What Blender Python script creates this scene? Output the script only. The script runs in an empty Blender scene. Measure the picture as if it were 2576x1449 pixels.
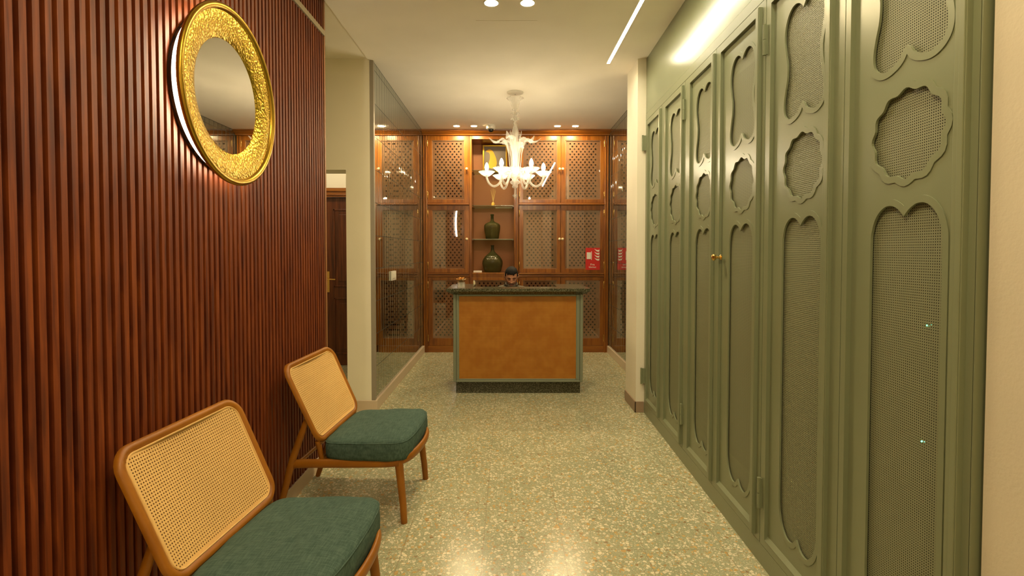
import bpy, bmesh, math, random
from math import sin, cos, pi, radians
from mathutils import Vector, Matrix, noise
from mathutils.geometry import tessellate_polygon
random.seed(7)
S = bpy.context.scene
COL = S.collection

# ------------------------------------------------------------------ camera, world, exposure
cam_d = bpy.data.cameras.new('camera'); cam = bpy.data.objects.new('camera', cam_d); COL.objects.link(cam)
cam_d.sensor_fit = 'HORIZONTAL'; cam_d.sensor_width = 36.0; cam_d.lens = 1286 / 2576 * 36
cam_d.shift_x = 0.00427; cam_d.shift_y = -0.0232; cam_d.clip_start = 0.02
cam.location = (0, 0, 1.484); cam.rotation_euler = (radians(88.5), 0, 0)
S.camera = cam
S.view_settings.view_transform = 'Standard'; S.view_settings.look = 'None'
S.view_settings.gamma = 1.0; S.view_settings.use_curve_mapping = False
S.view_settings.exposure = 2.5
wd = bpy.data.worlds.new('world'); S.world = wd; wd.use_nodes = True
wd.node_tree.nodes['Background'].inputs[0].default_value = (1.0, 0.78, 0.5, 1)
wd.node_tree.nodes['Background'].inputs[1].default_value = 0.02
S.cycles.max_bounces = 10; S.cycles.diffuse_bounces = 5; S.cycles.glossy_bounces = 6
S.cycles.transparent_max_bounces = 24; S.cycles.sample_clamp_indirect = 6.0
S.cycles.caustics_reflective = False; S.cycles.caustics_refractive = False

WARM = (1.0, 0.79, 0.44)       # colour of the ceiling lamps
E_DOWN, E_LED, E_BULB, E_RING, E_CORR = 155.0, 20.0, 38.0, 9.0, 10.0

# ------------------------------------------------------------------ materials
def nodes_of(m):
    m.use_nodes = True
    return m.node_tree, m.node_tree.nodes, m.node_tree.links
def P(name, col, rough=0.5, metal=0.0, spec=0.5, coat=0.0, trans=0.0, ior=1.45, emit=None, es=0.0, sss=0.0):
    m = bpy.data.materials.new(name); t, n, l = nodes_of(m); b = n['Principled BSDF']
    b.inputs['Base Color'].default_value = (*col, 1); b.inputs['Roughness'].default_value = rough
    b.inputs['Metallic'].default_value = metal; b.inputs['Specular IOR Level'].default_value = spec
    b.inputs['Coat Weight'].default_value = coat; b.inputs['Transmission Weight'].default_value = trans
    b.inputs['IOR'].default_value = ior; b.inputs['Subsurface Weight'].default_value = sss
    if emit: b.inputs['Emission Color'].default_value = (*emit, 1); b.inputs['Emission Strength'].default_value = es
    return m
def emis(name, col, s):
    m = bpy.data.materials.new(name); t, n, l = nodes_of(m); n.clear()
    e = n.new('ShaderNodeEmission'); o = n.new('ShaderNodeOutputMaterial')
    e.inputs[0].default_value = (*col, 1); e.inputs[1].default_value = s; l.new(e.outputs[0], o.inputs[0]); return m
def ramp(n, stops):
    r = n.new('ShaderNodeValToRGB'); e = r.color_ramp.elements
    while len(e) < len(stops): e.new(0.5)
    for q, (p, c) in zip(e, stops): q.position = p; q.color = (*c, 1)
    return r
def coord(n, l, scale=(1, 1, 1)):
    tc = n.new('ShaderNodeNewGeometry'); mp = n.new('ShaderNodeMapping'); mp.inputs['Scale'].default_value = scale
    l.new(tc.outputs['Position'], mp.inputs[0]); return mp
def ocoord(n, l, scale=(1, 1, 1)):
    tc = n.new('ShaderNodeTexCoord'); mp = n.new('ShaderNodeMapping'); mp.inputs['Scale'].default_value = scale
    l.new(tc.outputs['Object'], mp.inputs[0]); return mp
def wood(name, dark, mid, light, scale=(30, 30, 2.2), rough=0.4, coat=0.15, bump=0.05, obj=False):
    m = P(name, mid, rough, coat=coat); t, n, l = nodes_of(m); b = n['Principled BSDF']
    mp = (ocoord if obj else coord)(n, l, scale)
    a = n.new('ShaderNodeTexNoise'); a.inputs['Scale'].default_value = 1.0; a.inputs['Detail'].default_value = 5; a.inputs['Distortion'].default_value = 0.6
    l.new(mp.outputs[0], a.inputs['Vector'])
    r = ramp(n, [(0.32, dark), (0.5, mid), (0.68, light)]); l.new(a.outputs[0], r.inputs[0]); l.new(r.outputs[0], b.inputs['Base Color'])
    bp = n.new('ShaderNodeBump'); bp.inputs['Strength'].default_value = bump; bp.inputs['Distance'].default_value = 0.003
    l.new(a.outputs[0], bp.inputs['Height']); l.new(bp.outputs[0], b.inputs['Normal'])
    b.inputs['Coat Roughness'].default_value = 0.25
    return m
def painted(name, col, rough=0.7, bscale=40, bstr=0.05, dist=0.002, var=0.04, spec=0.3):
    m = P(name, col, rough, spec=spec); t, n, l = nodes_of(m); b = n['Principled BSDF']
    mp = coord(n, l); a = n.new('ShaderNodeTexNoise'); a.inputs['Scale'].default_value = bscale; a.inputs['Detail'].default_value = 4
    l.new(mp.outputs[0], a.inputs['Vector'])
    c2 = n.new('ShaderNodeTexNoise'); c2.inputs['Scale'].default_value = 1.7; l.new(mp.outputs[0], c2.inputs['Vector'])
    r = ramp(n, [(0.3, tuple(x * (1 - var) for x in col)), (0.7, tuple(min(1, x * (1 + var)) for x in col))])
    l.new(c2.outputs[0], r.inputs[0]); l.new(r.outputs[0], b.inputs['Base Color'])
    bp = n.new('ShaderNodeBump'); bp.inputs['Strength'].default_value = bstr; bp.inputs['Distance'].default_value = dist
    l.new(a.outputs[0], bp.inputs['Height']); l.new(bp.outputs[0], b.inputs['Normal']); return m
def mth(n, l, op, a, b=None):
    q = n.new('ShaderNodeMath'); q.operation = op
    for i, v in enumerate((a, b)):
        if v is None: continue
        if isinstance(v, (int, float)): q.inputs[i].default_value = v
        else: l.new(v, q.inputs[i])
    return q.outputs[0]
def mixc(n, l, f, a, b):
    q = n.new('ShaderNodeMix'); q.data_type = 'RGBA'
    if isinstance(f, (int, float)): q.inputs[0].default_value = f
    else: l.new(f, q.inputs[0])
    for s, v in ((6, a), (7, b)):
        if isinstance(v, tuple): q.inputs[s].default_value = (*v, 1)
        else: l.new(v, q.inputs[s])
    return q.outputs[2]
def sieve(name, col, pitch, rad, axes, rough=0.5, stagger=False, col2=None):
    """sheet pierced by a regular lattice of small round holes"""
    m = P(name, col, rough); t, n, l = nodes_of(m); b = n['Principled BSDF']; out = n['Material Output']
    g = n.new('ShaderNodeNewGeometry'); sp = n.new('ShaderNodeSeparateXYZ'); l.new(g.outputs['Position'], sp.inputs[0])
    u = mth(n, l, 'DIVIDE', sp.outputs[axes[0]], pitch[0]); v = mth(n, l, 'DIVIDE', sp.outputs[axes[1]], pitch[1])
    if stagger:
        par = mth(n, l, 'MULTIPLY', mth(n, l, 'FLOORED_MODULO', mth(n, l, 'FLOOR', v), 2.0), 0.5); u = mth(n, l, 'ADD', u, par)
    fu = mth(n, l, 'MULTIPLY', mth(n, l, 'SUBTRACT', mth(n, l, 'FLOORED_MODULO', u, 1.0), 0.5), pitch[0])
    fv = mth(n, l, 'MULTIPLY', mth(n, l, 'SUBTRACT', mth(n, l, 'FLOORED_MODULO', v, 1.0), 0.5), pitch[1])
    d = mth(n, l, 'SQRT', mth(n, l, 'ADD', mth(n, l, 'MULTIPLY', fu, fu), mth(n, l, 'MULTIPLY', fv, fv)))
    hole = mth(n, l, 'LESS_THAN', d, rad)
    tr = n.new('ShaderNodeBsdfTransparent'); mx = n.new('ShaderNodeMixShader')
    l.new(hole, mx.inputs[0]); l.new(b.outputs[0], mx.inputs[1]); l.new(tr.outputs[0], mx.inputs[2]); l.new(mx.outputs[0], out.inputs[0])
    if col2:
        nz = n.new('ShaderNodeTexNoise'); nz.inputs['Scale'].default_value = 9; l.new(g.outputs['Position'], nz.inputs['Vector'])
        r = ramp(n, [(0.35, col), (0.65, col2)]); l.new(nz.outputs[0], r.inputs[0]); l.new(r.outputs[0], b.inputs['Base Color'])
    return m

def terrazzo():
    m = P('terrazzo floor', (.4, .4, .3), 0.2, spec=0.4); t, n, l = nodes_of(m); b = n['Principled BSDF']
    g = n.new('ShaderNodeNewGeometry')
    nz = n.new('ShaderNodeTexNoise'); nz.inputs['Scale'].default_value = 70; nz.inputs['Detail'].default_value = 2
    l.new(g.outputs['Position'], nz.inputs['Vector'])
    wob = n.new('ShaderNodeVectorMath'); wob.operation = 'MULTIPLY_ADD'
    l.new(nz.outputs['Color'], wob.inputs[0]); wob.inputs[1].default_value = (.009, .009, 0); l.new(g.outputs['Position'], wob.inputs[2])
    base_n = n.new('ShaderNodeTexNoise'); base_n.inputs['Scale'].default_value = 2.2; base_n.inputs['Detail'].default_value = 3
    l.new(g.outputs['Position'], base_n.inputs['Vector'])
    rb = ramp(n, [(0.3, (.29, .32, .20)), (0.7, (.38, .39, .245))]); l.new(base_n.outputs[0], rb.inputs[0])
    colr = rb.outputs[0]
    for sc, thr, ed, stops in ((150, .25, .08, [(0, (.50, .44, .26)), (.5, (.62, .56, .38)), (.8, (.30, .27, .15)), (1, (.45, .27, .10))]),
                               (60, .32, .07, [(0, (.74, .67, .47)), (.42, (.66, .60, .42)), (.62, (.80, .72, .50)), (.74, (.50, .31, .10)), (.86, (.62, .42, .17)), (.93, (.26, .17, .08)), (1, (.42, .42, .28))])):
        ve = n.new('ShaderNodeTexVoronoi'); ve.feature = 'DISTANCE_TO_EDGE'; ve.inputs['Scale'].default_value = sc
        vc = n.new('ShaderNodeTexVoronoi'); vc.feature = 'F1'; vc.inputs['Scale'].default_value = sc
        l.new(wob.outputs[0], ve.inputs['Vector']); l.new(wob.outputs[0], vc.inputs['Vector'])
        s = n.new('ShaderNodeSeparateColor'); l.new(vc.outputs['Color'], s.inputs[0])
        inside = mth(n, l, 'GREATER_THAN', ve.outputs['Distance'], mth(n, l, 'ADD', mth(n, l, 'MULTIPLY', s.outputs[2], .16), ed))
        pick = mth(n, l, 'GREATER_THAN', s.outputs[0], thr)
        r = ramp(n, stops); l.new(s.outputs[1], r.inputs[0])
        colr = mixc(n, l, mth(n, l, 'MULTIPLY', inside, pick), colr, r.outputs[0])
    sp = n.new('ShaderNodeSeparateXYZ'); l.new(g.outputs['Position'], sp.inputs[0])
    ds = []
    for ax, off in ((0, -.122), (1, .103)):
        q = mth(n, l, 'FLOORED_MODULO', mth(n, l, 'SUBTRACT', sp.outputs[ax], off - .2), .4)
        ds.append(mth(n, l, 'ABSOLUTE', mth(n, l, 'SUBTRACT', q, .2)))
    joint = mth(n, l, 'LESS_THAN', mth(n, l, 'MINIMUM', ds[0], ds[1]), .0013)
    colr = mixc(n, l, mth(n, l, 'MULTIPLY', joint, .55), colr, (.20, .12, .06))
    l.new(colr, b.inputs['Base Color'])
    bp = n.new('ShaderNodeBump'); bp.inputs['Strength'].default_value = .3; bp.inputs['Distance'].default_value = .001
    l.new(mth(n, l, 'SUBTRACT', 1.0, joint), bp.inputs['Height']); l.new(bp.outputs[0], b.inputs['Normal'])
    return m
def granite(name, base, chip, sc=110):
    m = P(name, base, 0.22); t, n, l = nodes_of(m); b = n['Principled BSDF']; g = n.new('ShaderNodeNewGeometry')
    v = n.new('ShaderNodeTexVoronoi'); v.inputs['Scale'].default_value = sc; l.new(g.outputs['Position'], v.inputs['Vector'])
    s = n.new('ShaderNodeSeparateColor'); l.new(v.outputs['Color'], s.inputs[0])
    r = ramp(n, [(0, base), (.5, tuple(x * 1.8 for x in base)), (.72, chip), (1, tuple(x * .6 for x in chip))]); r.color_ramp.interpolation = 'CONSTANT'
    l.new(s.outputs[0], r.inputs[0]); l.new(r.outputs[0], b.inputs['Base Color']); return m
def glassy(name, tint, frac, rough=0.02, fres=None):
    """thin clear glass: mostly see-through, part mirror-like"""
    m = bpy.data.materials.new(name); t, n, l = nodes_of(m); n.clear()
    tr = n.new('ShaderNodeBsdfTransparent'); tr.inputs[0].default_value = (*tint, 1)
    gl = n.new('ShaderNodeBsdfGlossy'); gl.inputs['Roughness'].default_value = rough; gl.inputs[0].default_value = (1, 1, 1, 1)
    mx = n.new('ShaderNodeMixShader'); o = n.new('ShaderNodeOutputMaterial'); mx.inputs[0].default_value = frac
    l.new(tr.outputs[0], mx.inputs[1]); l.new(gl.outputs[0], mx.inputs[2]); l.new(mx.outputs[0], o.inputs[0]); return m
def milky(name, see=.35, col=(.95, .92, .85), tl=.5):
    """blown crystal glass: partly see-through, scattering and glossy"""
    m = bpy.data.materials.new(name); t, n, l = nodes_of(m); n.clear()
    tr = n.new('ShaderNodeBsdfTransparent'); o = n.new('ShaderNodeOutputMaterial')
    b = n.new('ShaderNodeBsdfPrincipled'); b.inputs['Base Color'].default_value = (*col, 1); b.inputs['Roughness'].default_value = .12
    tb = n.new('ShaderNodeBsdfTranslucent'); tb.inputs[0].default_value = (*col, 1)
    m1 = n.new('ShaderNodeMixShader'); m1.inputs[0].default_value = tl; l.new(b.outputs[0], m1.inputs[1]); l.new(tb.outputs[0], m1.inputs[2])
    m2 = n.new('ShaderNodeMixShader'); m2.inputs[0].default_value = see; l.new(m1.outputs[0], m2.inputs[1]); l.new(tr.outputs[0], m2.inputs[2])
    l.new(m2.outputs[0], o.inputs[0]); return m
def hammered():
    m = P('hammered brass', (.56, .37, .05), .30, metal=1.0); t, n, l = nodes_of(m); b = n['Principled BSDF']
    g = n.new('ShaderNodeNewGeometry')
    v = n.new('ShaderNodeTexVoronoi'); v.feature = 'SMOOTH_F1'; v.inputs['Scale'].default_value = 90; v.inputs['Smoothness'].default_value = .5
    nz = n.new('ShaderNodeTexNoise'); nz.inputs['Scale'].default_value = 80; nz.inputs['Detail'].default_value = 1
    l.new(g.outputs['Position'], v.inputs['Vector']); l.new(g.outputs['Position'], nz.inputs['Vector'])
    bp = n.new('ShaderNodeBump'); bp.inputs['Strength'].default_value = .5; bp.inputs['Distance'].default_value = .005
    l.new(mth(n, l, 'ADD', v.outputs['Distance'], nz.outputs[0]), bp.inputs['Height']); l.new(bp.outputs[0], b.inputs['Normal']); return m
def fabric(name, c1, c2):
    m = P(name, c1, .9, spec=.2); t, n, l = nodes_of(m); b = n['Principled BSDF']
    facs = []
    for sc in ((260, 22, 60), (22, 260, 60)):
        mp = ocoord(n, l, sc); a = n.new('ShaderNodeTexNoise'); a.inputs['Scale'].default_value = 1; a.inputs['Detail'].default_value = 3
        l.new(mp.outputs[0], a.inputs['Vector']); facs.append(a.outputs[0])
    f = mth(n, l, 'MULTIPLY', mth(n, l, 'ADD', *facs), .5)
    r = ramp(n, [(.38, c1), (.62, c2)]); l.new(f, r.inputs[0]); l.new(r.outputs[0], b.inputs['Base Color'])
    bp = n.new('ShaderNodeBump'); bp.inputs['Strength'].default_value = .3; bp.inputs['Distance'].default_value = .001
    l.new(f, bp.inputs['Height']); l.new(bp.outputs[0], b.inputs['Normal']); return m

MT = dict(
    floor=terrazzo(),
    plaster=painted('cream plaster', (.84, .79, .64), .85, 60, .08),
    stucco=painted('rough cream plaster', (.70, .635, .50), .8, 85, .35, .003, .06),
    ceil=painted('ceiling paint', (.89, .83, .71), .9, 20, .03),
    green=painted('green paint', (.218, .242, .142), .30, 25, .04, .001, .05, .5),
    fascia=painted('glossy green paint', (.225, .250, .150), .22, 4, .10, .004, .05, .6),
    greenframe=painted('grey green paint', (.19, .21, .145), .45, 25, .04, .001, .05, .5),
    mesh=sieve('green pierced sheet', (.235, .245, .145), (.0078, .0078), .0019, (1, 2), .5),
    grout=P('grey green grout', (.05, .055, .045), .8),
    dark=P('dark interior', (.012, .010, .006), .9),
    slat=wood('red brown slat wood', (.080, .013, .002), (.155, .029, .003), (.235, .052, .006), (3, 55, 3.2), .55, .0),
    slatback=P('dark backing', (.05, .007, .002), .7),
    endwood=P('end board wood', (.30, .13, .05), .5),
    aloe=P('grey brown strip', (.36, .30, .2), .5),
    teak=wood('polished orange brown wood', (.165, .045, .004), (.26, .080, .006), (.34, .12, .012), (22, 22, 2.0), .34, .25),
    teakh=wood('polished orange brown wood across', (.165, .045, .004), (.26, .080, .006), (.34, .12, .012), (2.0, 22, 22), .34, .25),
    inner=P('shelf back panel', (.46, .17, .05), .5),
    perf=P('pierced wooden sheet', (.26, .125, .055), .5),
    chairwood=wood('warm teak', (.24, .080, .003), (.30, .105, .004), (.35, .130, .006), (5, 5, 5), .45, .05, obj=True),
    cane=painted('woven cane', (.72, .46, .17), .55, 260, .5, .001, .1),
    cushion=fabric('green grey linen', (.044, .082, .066), (.086, .136, .110)),
    deskcane=sieve('brown cane webbing', (.40, .145, .010), (.0135, .0150), .0030, (0, 2), .5, False, (.46, .19, .02)),
    deskback=P('brown board', (.22, .06, .008), .7),
    granite=granite('dark speckled stone', (.030, .030, .015), (.17, .16, .10), 230),
    mirror=P('mirror glass', (.80, .80, .76), .015, metal=1.0),
    tile=P('smoked mirror tile', (.52, .56, .52), .03, metal=1.0),
    alu=P('grey edge profile', (.34, .30, .24), .45, metal=.3),
    skirt=painted('beige marble skirting', (.62, .50, .36), .35, 12, .02),
    skirtpink=painted('pinkish stone base', (.34, .24, .16), .4, 12, .02),
    brass=P('brass', (.80, .52, .16), .25, metal=1.0),
    gold=hammered(),
    goldrim=P('polished brass', (.50, .31, .04), .30, metal=1.0),
    white=P('white plastic', (.8, .76, .66), .4),
    cream=P('cream ceramic', (.85, .72, .45), .3),
    black=P('black glass', (.01, .01, .01), .1),
    led=emis('led diffuser', (1, .88, .64), E_LED),
    down=emis('downlight', WARM, E_DOWN),
    bulb=emis('bulb', (1, .84, .56), E_BULB),
    ring=emis('ring light', (1, .90, .68), E_RING),
    corr=emis('added lamp glow', (1, .84, .58), E_CORR),  # glow of the two added lamps, corridor and globe
    pane=glassy('cabinet pane', (.97, .95, .92), .10),
    shelfglass=glassy('shelf glass', (.70, .80, .72), .22),
    crystal=milky('crystal glass', .68, (.8, .77, .7), tl=.2), leafglass=milky('ruffled glass', .76, (.8, .77, .7), tl=.25),
    clear=milky('clear vase glass', .8),
    bottle=None, doorwood=wood('dark red door wood', (.055, .012, .003), (.10, .022, .005), (.16, .04, .01), (30, 30, 2), .3, .3),
    red=P('red sign', (.62, .025, .02), .4), signwhite=P('sign white', (.85, .8, .7), .5),
    ochre=P('ochre paint', (.72, .40, .03), .6), paintbg=painted('grey violet paint', (.20, .16, .12), .6, 30, .1, .002, .25),
    skin=P('skin', (.58, .29, .17), .5, sss=.05), hair=P('black hair', (.008, .006, .005), .7, spec=.25),
    shirt=painted('grey brown shirt', (.17, .15, .11), .85, 200, .1), trouser=P('black trousers', (.02, .02, .02), .8),
    lip=P('lips', (.30, .10, .07), .5), beard=P('beard stubble', (.06, .035, .025), .7),
    petal=P('orange petals', (.80, .36, .06), .6), petalw=P('cream petals', (.85, .65, .40), .6), stemg=P('stem', (.12, .18, .05), .6),
    reed=P('reed sticks', (.62, .42, .12), .6), amber=P('amber liquid', (.70, .42, .08), .15),
    steel=P('grey steel', (.35, .35, .33), .35, metal=.8), ledgreen=emis('green indicator', (.05, 1, .3), 3.0),
)
_b = milky('olive green bottle glass', .16, (.15, .135, .05), .25); MT['bottle'] = _b
_n = _b.node_tree.nodes; _lw = _n.new('ShaderNodeLayerWeight'); _lw.inputs[0].default_value = .35
_b.node_tree.links.new(mth(_n, _b.node_tree.links, 'MULTIPLY', mth(_n, _b.node_tree.links, 'SUBTRACT', 1.0, _lw.outputs['Facing']), .62), [x for x in _n if x.type == 'MIX_SHADER'][1].inputs[0])
[x for x in _n if x.type == 'BSDF_TRANSPARENT'][0].inputs[0].default_value = (.62, .66, .36, 1)

# ------------------------------------------------------------------ mesh helpers
WM = {}     # world matrix of every object built here
def obj(name, bm, mat, parent=None, smooth=False, world=True, bevel=0.0, origin=None):
    """link a bmesh (in world coordinates) as one object, its data moved into the parent's frame"""
    me = bpy.data.meshes.new(name); o = bpy.data.objects.new(name, me); COL.objects.link(o)
    base = WM[parent] if parent else Matrix.Identity(4)
    if parent: o.parent = parent
    loc = Matrix.Identity(4)
    if world:
        bm.transform(base.inverted())
        if origin is not None:
            q = base.inverted() @ Vector(origin); loc = Matrix.Translation(q); bm.transform(loc.inverted()); o.location = q
        elif not parent and len(bm.verts):
            xs = [v.co for v in bm.verts]
            q = Vector(((min(c.x for c in xs) + max(c.x for c in xs)) / 2, (min(c.y for c in xs) + max(c.y for c in xs)) / 2, min(c.z for c in xs)))
            loc = Matrix.Translation(q); bm.transform(loc.inverted()); o.location = q
    WM[o] = base @ loc
    bmesh.ops.recalc_face_normals(bm, faces=bm.faces)
    if smooth:
        for f in bm.faces: f.smooth = True
    bm.to_mesh(me); bm.free()
    if mat: me.materials.append(MT[mat] if isinstance(mat, str) else mat)
    if smooth and smooth != 'all': me.set_sharp_from_angle(angle=radians(smooth if smooth is not True else 40))
    if bevel:
        md = o.modifiers.new('bevel', 'BEVEL'); md.width = bevel; md.segments = 2; md.limit_method = 'ANGLE'; md.angle_limit = radians(40)
    return o
def thing(name, label, cat, loc=(0, 0, 0), rz=0, group=None):
    o = bpy.data.objects.new(name, None); COL.objects.link(o); o.empty_display_size = .1
    o.location = loc; o.rotation_euler = (0, 0, rz); WM[o] = Matrix.Translation(loc) @ Matrix.Rotation(rz, 4, 'Z')
    return tag(o, label, cat, group)
def tag(o, label, cat, group=None):
    o['label'] = label; o['category'] = cat
    if group: o['group'] = group
    return o
def struct(name, bm, mat, **k):
    o = obj(name, bm, mat, **k); o['kind'] = 'structure'; return o
def B(*boxes):
    bm = bmesh.new()
    for b in boxes: box(bm, *b)
    return bm
def box(bm, x0, x1, y0, y1, z0, z1):
    v = [bm.verts.new((x, y, z)) for x in (x0, x1) for y in (y0, y1) for z in (z0, z1)]
    for f in ((0, 1, 3, 2), (4, 6, 7, 5), (0, 4, 5, 1), (2, 3, 7, 6), (0, 2, 6, 4), (1, 5, 7, 3)): bm.faces.new([v[i] for i in f])
    return v
def hexa(bm, pts):
    v = [bm.verts.new(p) for p in pts]      # 8 points: bottom loop of 4, top loop of 4
    for f in ((3, 2, 1, 0), (4, 5, 6, 7), (0, 1, 5, 4), (1, 2, 6, 5), (2, 3, 7, 6), (3, 0, 4, 7)): bm.faces.new([v[i] for i in f])
def lathe(bm, prof, c=(0, 0, 0), seg=24, axis='Z', a0=0, wav=None):
    rings = []
    for r, h in prof:
        ring = []
        for i in range(seg):
            a = a0 + 2 * pi * i / seg; rr = r * (1 + (wav(a, r, h) if wav else 0))
            p = {'Z': (rr * cos(a), rr * sin(a), h), 'X': (h, rr * cos(a), rr * sin(a)), 'Y': (rr * cos(a), h, rr * sin(a))}[axis]
            ring.append(bm.verts.new((p[0] + c[0], p[1] + c[1], p[2] + c[2])))
        rings.append(ring)
    for a, b in zip(rings, rings[1:]):
        for i in range(seg): bm.faces.new((a[i], a[(i + 1) % seg], b[(i + 1) % seg], b[i]))
    for ring, r in ((rings[0], prof[0][0]), (rings[-1], prof[-1][0])):
        if r > 1e-5: bm.faces.new(ring)
    return rings
def catmull(pts, n=8, closed=False):
    pts = [Vector(p) for p in pts]; out = []; N = len(pts)
    for i in range(N if closed else N - 1):
        g = lambda k: pts[k % N] if closed else pts[max(0, min(N - 1, k))]
        p0, p1, p2, p3 = g(i - 1), g(i), g(i + 1), g(i + 2)
        for j in range(n):
            t = j / n
            out.append(.5 * ((2 * p1) + (p2 - p0) * t + (2 * p0 - 5 * p1 + 4 * p2 - p3) * t * t + (3 * p1 - p0 - 3 * p2 + p3) * t ** 3))
    if not closed: out.append(pts[-1])
    return out
def tube(bm, path, rad, seg=10, flat=1.0, up=None, caps=True):
    """sweep an ellipse along a path; rad may be a list; flat squeezes the second axis"""
    path = [Vector(p) for p in path]; n = len(path); rings = []; prev = None
    for i, p in enumerate(path):
        d = (path[min(i + 1, n - 1)] - path[max(i - 1, 0)]).normalized()
        ref = Vector(up) if up else (prev if prev else (Vector((0, 0, 1)) if abs(d.z) < .9 else Vector((1, 0, 0))))
        s = (ref - d * ref.dot(d)).normalized(); prev = s; q = d.cross(s)
        r = rad[i] if isinstance(rad, (list, tuple)) else rad
        rings.append([bm.verts.new(p + s * (r * cos(2 * pi * k / seg)) + q * (r * flat * sin(2 * pi * k / seg))) for k in range(seg)])
    for a, b in zip(rings, rings[1:]):
        for k in range(seg): bm.faces.new((a[k], a[(k + 1) % seg], b[(k + 1) % seg], b[k]))
    if caps: bm.faces.new(rings[0][::-1]); bm.faces.new(rings[-1])
def prism(bm, loops, fn, d0, d1):
    """extrude a 2-D outline with holes: fn(u, v, d) -> world point"""
    L = [[Vector((p[0], p[1], 0)) for p in lp] for lp in loops]; tris = tessellate_polygon(L)
    flat = [p for lp in L for p in lp]
    A = [bm.verts.new(fn(p.x, p.y, d0)) for p in flat]; Bv = [bm.verts.new(fn(p.x, p.y, d1)) for p in flat]
    for t in tris:
        try: bm.faces.new([A[i] for i in t]); bm.faces.new([Bv[i] for i in reversed(t)])
        except ValueError: pass
    o = 0
    for lp in L:
        k = len(lp)
        for i in range(k): bm.faces.new((A[o + i], A[o + (i + 1) % k], Bv[o + (i + 1) % k], Bv[o + i]))
        o += k
def perforated(bm, fn, x0, x1, z0, z1, dx, dz, r, stagger, thick, seg=8, border=.02):
    """a sheet with real holes laid out in rows; fn(u, v, d) -> world"""
    cols = int((x1 - x0 - 2 * border) / dx); rows = int((z1 - z0 - 2 * border) / dz)
    ux = (x1 - x0 - cols * dx) / 2; uz = (z1 - z0 - rows * dz) / 2
    cache = {}
    def V(u, v, d):
        k = (round(u, 5), round(v, 5), d)
        if k not in cache: cache[k] = bm.verts.new(fn(u, v, d))
        return cache[k]
    def Q(a, b, c, e):
        if abs(b - a) < 1e-6 or abs(e - c) < 1e-6: return
        for d in (0, thick): bm.faces.new((V(a, c, d), V(b, c, d), V(b, e, d), V(a, e, d)))
    for j in range(rows):
        za = z0 + uz + j * dz; zb = za + dz; off = (dx / 2 if (stagger and j % 2) else 0); nc = cols - (1 if off else 0)
        xs = x0 + ux + off
        Q(x0, xs, za, zb); Q(xs + nc * dx, x1, za, zb)
        for i in range(nc):
            xa = xs + i * dx; xb = xa + dx; cx, cz = (xa + xb) / 2, (za + zb) / 2
            hv = [(cx + r * cos(pi / 4 * k + pi / 8), cz + r * sin(pi / 4 * k + pi / 8)) for k in range(8)]
            cor = [(xb, zb), (xa, zb), (xa, za), (xb, za)]
            for d in (0, thick):
                h = [V(*p, d) for p in hv]; c = [V(*p, d) for p in cor]
                for q in range(4):
                    bm.faces.new((c[q], h[2 * q], h[(2 * q + 1) % 8])[::1])
                    bm.faces.new((c[q], c[(q + 1) % 4], h[(2 * q + 2) % 8], h[2 * q + 1]))
            h0 = [V(*p, 0) for p in hv]; h1 = [V(*p, thick) for p in hv]
            for q in range(8): bm.faces.new((h0[q], h0[(q + 1) % 8], h1[(q + 1) % 8], h1[q]))
    xs_ = [x0] + [x0 + ux + i * dx for i in range(cols + 1)] + [x1]
    for a, b in zip(xs_, xs_[1:]):
        Q(a, b, z0, z0 + uz); Q(a, b, z1 - uz, z1)
        for zz in (z0, z1):
            if b - a > 1e-6: bm.faces.new((V(a, zz, 0), V(b, zz, 0), V(b, zz, thick), V(a, zz, thick)))
    for xx in (x0, x1): bm.faces.new((V(xx, z0, 0), V(xx, z1, 0), V(xx, z1, thick), V(xx, z0, thick)))
# hv index: q-th corner (xb,zb)=45deg lies between hole verts 0 and 1

# ------------------------------------------------------------------ room shell
CZ = 3.22
struct('floor', B((-3.7, 2.2, -3.3, 8.3, -.1, 0)), 'floor')
struct('ceiling', B((-1.27, .918, -3.3, 8.3, CZ, CZ + .15), (.948, 2.2, -3.3, 8.3, CZ, CZ + .15), (.918, .948, -3.3, 1.04, CZ, CZ + .15), (.918, .948, 4.79, 8.3, CZ, CZ + .15), (.918, .948, 1.04, 4.79, CZ + .02, CZ + .15)), 'ceil')
struct('ceiling_left', B((-3.7, -1.27, -3.3, 4.70, CZ + .012, CZ + .15)), 'ceil')
struct('wall_entrance', B((-3.7, 2.2, -3.45, -3.3, 0, CZ + .15)), 'plaster')
struct('wall_far', B((-1.27, 2.2, 8.15, 8.3, 0, CZ)), 'plaster')
# slatted wall on the left
bm = bmesh.new(); y = -3.28; PT = .03862
while y < 3.585:
    for z0, z1 in ((.09, 2.976), (3.015, CZ)):
        box(bm, -1.296, -1.28, y, y + .0215, z0, z1)
    y += PT
wl = struct('wall_left', bm, 'slat')
o = obj('backing', B((-1.45, -1.295, -3.29, 3.60, .0, CZ + .02)), 'slatback', wl); 
obj('end_board', B((-1.47, -1.28, 3.598, 3.622, .0, CZ + .02)), 'endwood', wl)
struct('trim_1', B((-1.297, -1.272, -3.29, 3.60, 2.978, 3.013)), 'aloe')
struct('baseboard_left', B((-1.30, -1.275, -3.28, 3.62, 0, .088)), 'skirt')
struct('wall_corridor', B((-3.7, -1.47, 3.47, 3.60, 0, CZ + .1), (-3.7, -3.6, 3.60, 6.6, 0, CZ + .1)), 'plaster')
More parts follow.
